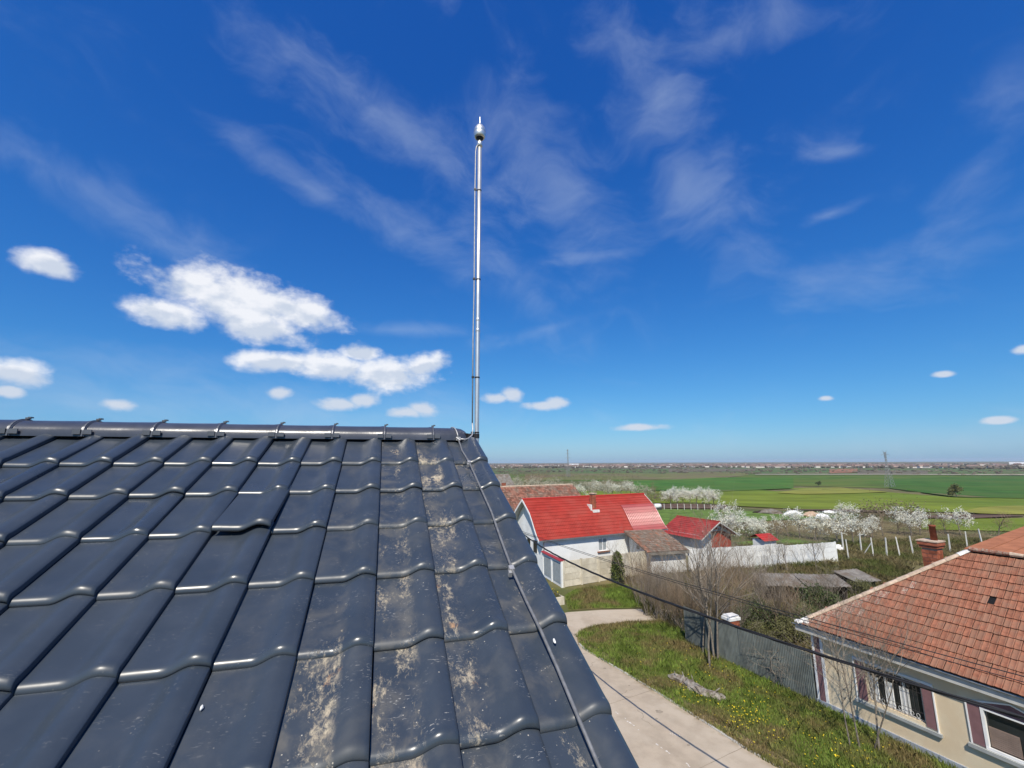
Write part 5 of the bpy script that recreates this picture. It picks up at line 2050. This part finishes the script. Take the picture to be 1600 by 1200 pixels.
# ---- concrete posts of the vineyard
pm = MB()
pm.v = [(-.06, -.06, -.1), (.06, -.06, -.1), (.06, .06, -.1), (-.06, .06, -.1), (-.045, -.045, 1.9), (.045, -.045, 1.9), (.045, .045, 1.9), (-.045, .045, 1.9)]
pm.f = [(0, 3, 2, 1), (4, 5, 6, 7), (0, 1, 5, 4), (1, 2, 6, 5), (2, 3, 7, 6), (3, 0, 4, 7)]
post_me2 = pm.mesh('concrete_post', M['post'])
for k, (px, py) in enumerate(sorted([(1326, 873), (1346, 861), (1365, 869), (1386, 869), (1406, 868), (1427, 866), (1465, 868), (1485, 862), (1512, 857), (1535, 852), (1318, 858)])):
    o = link('concrete_post', post_me2)
    o.location = hit(px, py)
    o.rotation_euler = (R(rp_.uniform(-3, 3)), R(rp_.uniform(-3, 3)), rp_.uniform(0, 1))
    tag(o, ORD[k] + ' white concrete stake from the left in the rough orchard ground', 'post', 'concrete stakes in the orchard')
pb = hit(1360, 866)
o = tag(MB().tube([pb + Vector((-.9, -.2, 0)), hit(1365, 869) + Vector((0, 0, 1.4))], .05, 5).build('brace_stake', M['post']), 'slanting brace propping one of the concrete stakes', 'post')

sk = MB().box(-.05, .05, -.05, .05, 0, 1.3).mesh('garden_stake', M['post'])
for k in range(9):
    o = link('garden_stake', sk)
    p = hit(1038 + k * 10.5, 796.5 + k * .15)
    o.location = p
    tag(o, ORD[k] + ' thin pale stake from the left along the ploughed garden strip', 'post', 'stakes along the ploughed strip')


# ---- heaps and odds in the gardens
def heap(name, label, px, py, sx, sy, sz, mat, seed, cat):
    r_ = random.Random(seed)
    m_ = MB()
    n, k = 12, 5
    for j in range(k + 1):
        a = j / k * math.pi / 2
        for s in range(n):
            t_ = 2 * math.pi * s / n
            q = r_.uniform(.72, 1.2)
            m_.v.append((sx * math.cos(a) * math.cos(t_) * q, sy * math.cos(a) * math.sin(t_) * q, sz * math.sin(a) * r_.uniform(.75, 1.1)))
    for j in range(k):
        for s in range(n):
            m_.f.append((j * n + s, j * n + (s + 1) % n, (j + 1) * n + (s + 1) % n, (j + 1) * n + s))
    m_.f.append(tuple(k * n + s for s in range(n)))
    o = m_.build(name, mat)
    o.location = hit(px, py)
    o.rotation_euler = (0, 0, R(r_.uniform(-20, 20)))
    return tag(o, label, cat)


heap('plastic_sheet_heap', 'white plastic sheet bundle left of the brown and white one', 1240, 806, 1.6, .8, 1.05, M['sheet_white'], 1, 'heap')
heap('sack_heap', 'brown sacking heap lying between the white plastic bundles', 1268, 807, 1.9, .9, .95, M['sheet_brown'], 2, 'heap')
heap('plastic_sheet_heap', 'white plastic bundle at the right end of the sacking heap', 1286, 810, 1.2, .8, .9, M['sheet_white'], 3, 'heap')
heap('plastic_sheet_heap', 'thin white plastic strip above the sacking heap', 1296, 801, 1.5, .6, .45, M['sheet_white'], 4, 'heap')
heap('plastic_sheet_heap', 'small white sheet under the dense blossoming tree', 1308, 858, .75, .5, .5, M['sheet_white'], 5, 'heap')
heap('rubbish_heap', 'low grey heap beside the thin garden stakes on the lawn', 1205, 803, 2.4, .9, .95, M['asbestos'], 6, 'heap')
heap('rubbish_heap', 'low dark heap left of the grey heap on the lawn', 1188, 802, 1.6, .7, .55, M['shed_wood'], 7, 'heap')
p = hit(1028, 797)
bt = thing('water_tank', 'small white water tank on a dark frame beyond the farmhouse roof', 'tank', tuple(p), R(15))
MB().box(-.7, .7, -.55, .55, 0, .25).build('frame', M['iron'], bt)
MB().tube([(-.65, 0, .85), (.65, 0, .85)], .5, 12).build('tank', M['sheet_white'], bt, True)
MB().box(-.66, .66, -.5, .5, .252, .55).build('cradle', M['iron'], bt)


# ---- pylons
def pylon(label, px, py, H, kind):
    p = hit(px, py)
    t = thing('pylon', label, 'pylon', tuple(p), R(20))
    b = .09 if kind else .08

    def width(z):
        return max(.9, 4.2 * (1 - z / (H * .68)) + .9) if z < H * .68 else .9
    zs = [H * k / 11 for k in range(12)]
    leg = [MB() for _ in range(4)]
    br = MB()
    cs = [(-1, -1), (1, -1), (1, 1), (-1, 1)]
    for i, m_ in enumerate(leg):
        m_.tube([(cs[i][0] * width(z) / 2, cs[i][1] * width(z) / 2, z) for z in zs], b * 1.3, 4)
        m_.build('leg', M['pylon'], t)
    for z0, z1 in zip(zs[:-1], zs[1:]):
        for i in range(4):
            j = (i + 1) % 4
            a0 = (cs[i][0] * width(z0) / 2, cs[i][1] * width(z0) / 2, z0)
            b1 = (cs[j][0] * width(z1) / 2, cs[j][1] * width(z1) / 2, z1)
            a1 = (cs[i][0] * width(z1) / 2, cs[i][1] * width(z1) / 2, z1)
            b0 = (cs[j][0] * width(z0) / 2, cs[j][1] * width(z0) / 2, z0)
            br.tube([a0, b1], b * .7, 3)
            br.tube([b0, a1], b * .7, 3)
    br.build('lattice', M['pylon'], t)
    arms = ((H * .70, 4.2), (H * .84, 3.4), (H * .96, 2.4)) if kind else ((H * .93, 5.0),)
    for z, w in arms:
        m_ = MB()
        for s in (-1, 1):
            m_.tube([(0, .4, z + .6), (s * w, 0, z)], b, 3)
            m_.tube([(0, -.4, z), (s * w, 0, z)], b, 3)
            m_.tube([(s * w, 0, z), (s * w, 0, z - 1.2)], b * .8, 3)
        m_.build('cross_arm', M['pylon'], t)
    if not kind:
        for s in (-1, 1):
            MB().tube([(0, 0, H * .82), (s * 2.3, 0, H * 1.05)], b * 1.2, 4).build('horn', M['pylon'], t)
    return t


def pyl_h(px, y0, y1):
    p = hit(px, y0)
    d = ray(px, y1)
    return d.z * math.hypot(p.x, p.y) / math.hypot(d.x, d.y) + CAM_H - p.z


pylon('tall lattice pylon in the plain beyond the old clay roof', 888, 746, pyl_h(888, 746, 702), True)
pylon('lattice pylon standing in the green fields to the right', 1391, 762, pyl_h(1391, 762, 706), False)


# ---- the town on the horizon, hedges and scrub in the plain
def town():
    r_ = random.Random(21)
    wv, wf, rv_, rf_, tv_, tf_ = [], [], [], [], [], []
    for k in range(1100):
        az = R(r_.uniform(-36, 62))
        d = r_.uniform(1700, 3000)
        if r_.random() < .35:
            az = R(r_.choice((12, 24, 30, 37)) + r_.gauss(0, 3))
        x, y = d * math.sin(az), d * math.cos(az)
        z = tz(x, y)
        w, l, h, a = r_.uniform(4, 6), r_.uniform(6, 13), r_.uniform(3.2, 5), r_.uniform(0, 3.14)
        ca_, sa_ = math.cos(a), math.sin(a)
        T = lambda u, v_, q: (x + u * ca_ - v_ * sa_, y + u * sa_ + v_ * ca_, z + q)
        b = len(wv)
        wv += [T(-l, -w, 0), T(l, -w, 0), T(l, w, 0), T(-l, w, 0), T(-l, -w, h), T(l, -w, h), T(l, w, h), T(-l, w, h)]
        wf += [tuple(b + i for i in q) for q in ((0, 1, 5, 4), (1, 2, 6, 5), (2, 3, 7, 6), (3, 0, 4, 7))]
        b = len(rv_)
        rv_ += [T(-l - .4, -w - .5, h), T(l + .4, -w - .5, h), T(l + .4, w + .5, h), T(-l - .4, w + .5, h), T(-l, 0, h + w * .7), T(l, 0, h + w * .7)]
        rf_ += [tuple(b + i for i in q) for q in ((0, 1, 5, 4), (2, 3, 4, 5), (1, 2, 5), (3, 0, 4))]
    for k in range(4200):
        az = R(r_.uniform(-38, 66))
        d = r_.uniform(1500, 3600) if k % 4 else r_.uniform(900, 1500)
        x, y = d * math.sin(az), d * math.cos(az)
        z = tz(x, y)
        s, h = r_.uniform(3, 8), r_.uniform(3.5, 8)
        if k % 4 == 0:
            s, h = r_.uniform(2, 5), r_.uniform(1.5, 3.5)
        b = len(tv_)
        for j, (zz_, q) in enumerate(((0, .7), (.5, 1.0), (.85, .65))):
            for i in range(6):
                t = i * math.pi / 3 + j
                tv_.append((x + s * q * math.cos(t) * r_.uniform(.7, 1.2), y + s * q * math.sin(t) * r_.uniform(.7, 1.2), z + h * zz_ * r_.uniform(.8, 1.15)))
        tv_.append((x, y, z + h))
        for j in range(2):
            for i in range(6):
                i2 = (i + 1) % 6
                tf_.append((b + j * 6 + i, b + j * 6 + i2, b + (j + 1) * 6 + i2, b + (j + 1) * 6 + i))
        for i in range(6):
            tf_.append((b + 12 + i, b + 12 + (i + 1) % 6, b + 18))
    for nm, vv, ff, mm, lab, cat in (('distant_town_walls', wv, wf, 'town_wall', 'pale walls of the distant town strung along the horizon', 'town'), ('distant_town_roofs', rv_, rf_, 'town_roof', 'reddish roofs of the distant town strung along the horizon', 'town'),
                                     ('distant_treeline', tv_, tf_, 'wood_far', 'brownish trees between the houses along the horizon', 'trees')):
        mb_ = MB()
        mb_.v, mb_.f = vv, ff
        tag(mb_.build(nm, M[mm]), lab, cat, kind='stuff')


town()
for (px, py, l, w, h, lab) in ((897, 727.5, 55, 18, 11, 'long white hall on the horizon right of the tall pylon'), (1592, 726, 60, 20, 12, 'long white hall on the horizon at the right edge'), (1308, 728.5, 45, 12, 7, 'low cream hall on the horizon above the reddish field')):
    p = hit(px, py)
    hl_ = thing('white_hall', lab, 'building', (p.x, p.y, p.z - .3), -math.atan2(p.x, p.y))
    MB().box(-l / 2, l / 2, -w / 2, w / 2, 0, h * .8).build('wall', M['sheet_white'], hl_)
    MB().extrude_x([(-w / 2 - .5, h * .8), (w / 2 + .5, h * .8), (0, h)], -l / 2 - .5, l / 2 + .5).build('roof', M['sheet_white'], hl_)


def scatter_scrub(name, label, quads, n, size, mat, hgt, seed, jit=.5):
    """loose brush: many small faces standing over a patch of ground given by pixel boxes"""
    g2 = np.random.default_rng(seed)
    pts = []
    r_ = random.Random(seed)
    for (x0, x1, y0, y1, wgt) in quads:
        for k in range(int(n * wgt)):
            p = hit(r_.uniform(x0, x1), r_.uniform(y0, y1))
            pts.append((Vector((p.x, p.y, p.z + r_.random() ** 1.5 * hgt)), None))
    v, f = leaf_cloud(pts, 5, size, jit, g2)
    o = link(name, np_mesh(name, v, f, mat))
    return tag(o, label, 'scrub', kind='stuff')


scatter_scrub('orchard_scrub', 'brown and olive scrub growing among the orchard trees', [(1340, 1480, 822, 850, 1.0), (1140, 1340, 826, 850, .8), (1480, 1640, 830, 850, .4), (1060, 1180, 838, 850, .3)], 1500, .045, M['twig_brown'], 1.1, 5, .30)
scatter_scrub('field_hedge', 'low brown hedge lines far out in the plain', [(830, 1010, 748, 756, .5), (1000, 1060, 778, 786, .4), (760, 900, 744, 752, 1.0), (1340, 1440, 806, 812, .4)], 1500, .13, M['scrub'], 1.9, 6, .8)


scatter_scrub('far_wood', 'brown leafless wood beyond the copse left of the tall pylon', [(700, 860, 737, 748, 1), (860, 1000, 744, 750, .25)], 1700, .42, M['scrub'], 6.5, 9, 1.3)


# ------------------------------------------------------------------ grass, weeds and dandelions
def blades(name, label, P, hmin, hmax, width, mat, seed, lean=.35, cat='grass'):
    g2 = np.random.default_rng(seed)
    n = len(P)
    P = np.asarray(P, dtype=np.float64)
    a = g2.uniform(0, 2 * np.pi, n)
    h = g2.uniform(hmin, hmax, n) ** 1.0
    w = width * g2.uniform(.6, 1.4, n)
    side = np.stack([np.cos(a), np.sin(a), np.zeros(n)], 1) * w[:, None]
    ln_ = g2.normal(0, lean, (n, 2)) * h[:, None]
    tip = P + np.concatenate([ln_, h[:, None]], 1)
    mid = P + np.concatenate([ln_ * .35, h[:, None] * .55], 1)
    v = np.stack([P - side, P + side, mid + side * .7, tip, mid - side * .7], 1).reshape(-1, 3)
    f = np.arange(n * 5).reshape(-1, 5)
    o = link(name, np_mesh(name, v, f, mat))
    return tag(o, label, cat, kind='stuff')


def poly_points(poly, n, seed, z=.03, clump=None):
    r_ = random.Random(seed)
    xs_, ys_ = [p.x for p in poly], [p.y for p in poly]
    out = []
    x0, x1, y0, y1 = min(xs_), max(xs_), min(ys_), max(ys_)
    while len(out) < n:
        x, y = r_.uniform(x0, x1), r_.uniform(y0, y1)
        if not in_poly(x, y, poly):
            continue
        if clump and math.sin(x * 1.7 + 2 * math.sin(y * .9)) * math.sin(y * 1.3 + 1.5 * math.sin(x * 1.1)) + r_.uniform(-.8, .8) < clump:
            continue
        out.append((x, y, z))
    return out


near_verge = [p for p in VERGE[:-1]] + [HC + HD * 7 - HP * .02]
edge_pts = []
re_ = random.Random(44)
line = EDGE[:-1]
for k in range(4200):
    i = re_.randrange(len(line) - 1)
    p = line[i].lerp(line[i + 1], re_.random())
    if math.sin(p.x * 3.1) + math.sin(p.y * 2.3 + 1) + re_.uniform(-1.6, 1.6) < .2:
        continue
    p = p - RN * abs(re_.gauss(0, .16)) + RN * .10
    edge_pts.append((p.x, p.y, .03))
for k in range(1500):
    i = re_.randrange(len(far_c) - 1)
    p = far_c[i].lerp(far_c[i + 1], re_.random())
    edge_pts.append((p.x + re_.gauss(0, .10), p.y - abs(re_.gauss(0, .15)) + .08, .03))
blades('verge_grass', 'short green grass of the verge between road and cream house', poly_points(VERGE[1:-1] + [HC + HD * 6.5 - HP * .05, EDGE[-2]], 56000, 1) + edge_pts, .05, .17, .010, M['blade'], 1)
blades('verge_tufts', 'taller grass tufts standing in clumps on the verge', poly_points(VERGE[1:-1] + [HC + HD * 6.5 - HP * .05, EDGE[-2]], 9000, 21, clump=.25), .12, .30, .012, M['blade'], 21, .45)
bank_poly = [at(888, 954), at(940, 950.5), at(1010, 949), at(1040, 925), at(960, 914), at(900, 922), at(884, 932)]
blades('bank_grass', 'rough grass bank below the precast wall beyond the lane', poly_points(bank_poly, 16000, 2), .06, .26, .014, M['blade'], 2)
under_poly = [at(1000, 948), at(1010, 965), at(1080, 985), at(1150, 1020), HC + Vector((.2, .6, 0)), HC + Vector((5, 1.5, 0)), HC + Vector((13, 6, 0)), at(1420, 885), at(1310, 878), at(1080, 896), at(975, 905)]
blades('undergrowth', 'tangled olive brown weeds behind the metal fence and white walls', poly_points(under_poly, 72000, 3, clump=-.45), .10, .55, .016, M['weed'], 3, .5, 'weeds')
orch_poly = [at(1420, 885), at(1310, 877), at(1078, 893), at(1150, 852), at(1300, 850), at(1440, 842), at(1640, 845), at(1640, 880)]
blades('orchard_grass', 'pale rough grass between the concrete stakes of the orchard', poly_points(orch_poly, 26000, 4, clump=-.6), .10, .45, .02, M['weed'], 4, .5)
pm_ = Matrix.Translation(pt.location) @ Matrix.Rotation(R(116), 4, 'Z')
plant_poly = [pm_ @ Vector(q) for q in ((.15, -.6, 0), (4.2, -.6, 0), (4.2, .6, 0), (.15, .6, 0))]
blades('planter_leaves', 'green leaves of the flowers filling the concrete planter', poly_points(plant_poly, 1400, 8, .44), .15, .42, .02, M['leaf_young'], 8, .3, 'plants')


def flowers(name, label, P, size, seed, cat='flowers'):
    g2 = np.random.default_rng(seed)
    P = np.asarray(P)
    n = len(P)
    P = P + np.stack([np.zeros(n), np.zeros(n), g2.uniform(.06, .15, n)], 1)
    s = size * g2.uniform(.6, 1.3, n)
    ring = []
    tl_ = g2.normal(0, .35, (n, 2))
    for k in range(6):
        a = k * np.pi / 3
        dx, dy = np.cos(a) * s, np.sin(a) * s
        ring.append(P + np.stack([dx, dy, dx * tl_[:, 0] + dy * tl_[:, 1]], 1))
    v = np.stack(ring, 1).reshape(-1, 3)
    f = np.arange(n * 6).reshape(-1, 6)
    o = link(name, np_mesh(name, v, f, M['flower']))
    return tag(o, label, cat, kind='stuff')


fl_pts = []
rf_r = random.Random(31)
for (px, py, sx, sy, n) in [(1066, 1078, 14, 9, 55), (1090, 1090, 14, 8, 70), (1160, 1120, 12, 12, 150), (1180, 1128, 18, 10, 80), (1130, 1065, 40, 18, 120), (1100, 1045, 50, 25, 90), (1180, 1085, 50, 25, 110),
                            (1200, 1150, 50, 20, 120), (1290, 1180, 50, 18, 140), (1250, 1110, 40, 25, 60), (1020, 1035, 50, 20, 70), (1330, 1195, 50, 15, 60)]:
    for k in range(int(n * .6)):
        p = at(px + rf_r.gauss(0, sx), py + rf_r.gauss(0, sy))
        if in_poly(p.x, p.y, VERGE):
            fl_pts.append((p.x, p.y, .03))
flowers('dandelions', 'yellow dandelions scattered in the grass verge round the log', fl_pts, .021, 1)
flowers('planter_flowers', 'yellow flowers standing in the concrete planter', [(x, y, .72) for x, y, _ in poly_points(plant_poly, 90, 9)], .045, 2)
#@@MARK5


# ------------------------------------------------------------------ thin spring haze over the plain
HZ = 9600
hz = MB().box(-HZ, HZ, -HZ, HZ, -17.5, 34)
hm = bpy.data.materials.new('haze_air')
hm.use_nodes = True
hg = NT(hm.node_tree)
hg.n.clear()
ho = hg.node('ShaderNodeOutputMaterial')
hv = hg.node('ShaderNodeVolumePrincipled')
hv.inputs['Color'].default_value = (0.80, 0.88, 1.0, 1)
hv.inputs['Density'].default_value = 0.00007
hv.inputs['Anisotropy'].default_value = 0.0
hg.l.new(hv.outputs[0], ho.inputs['Volume'])
hz = hz.build('haze', hm)
hz['kind'] = 'stuff'
hz['label'] = 'pale spring haze lying over the distant plain'
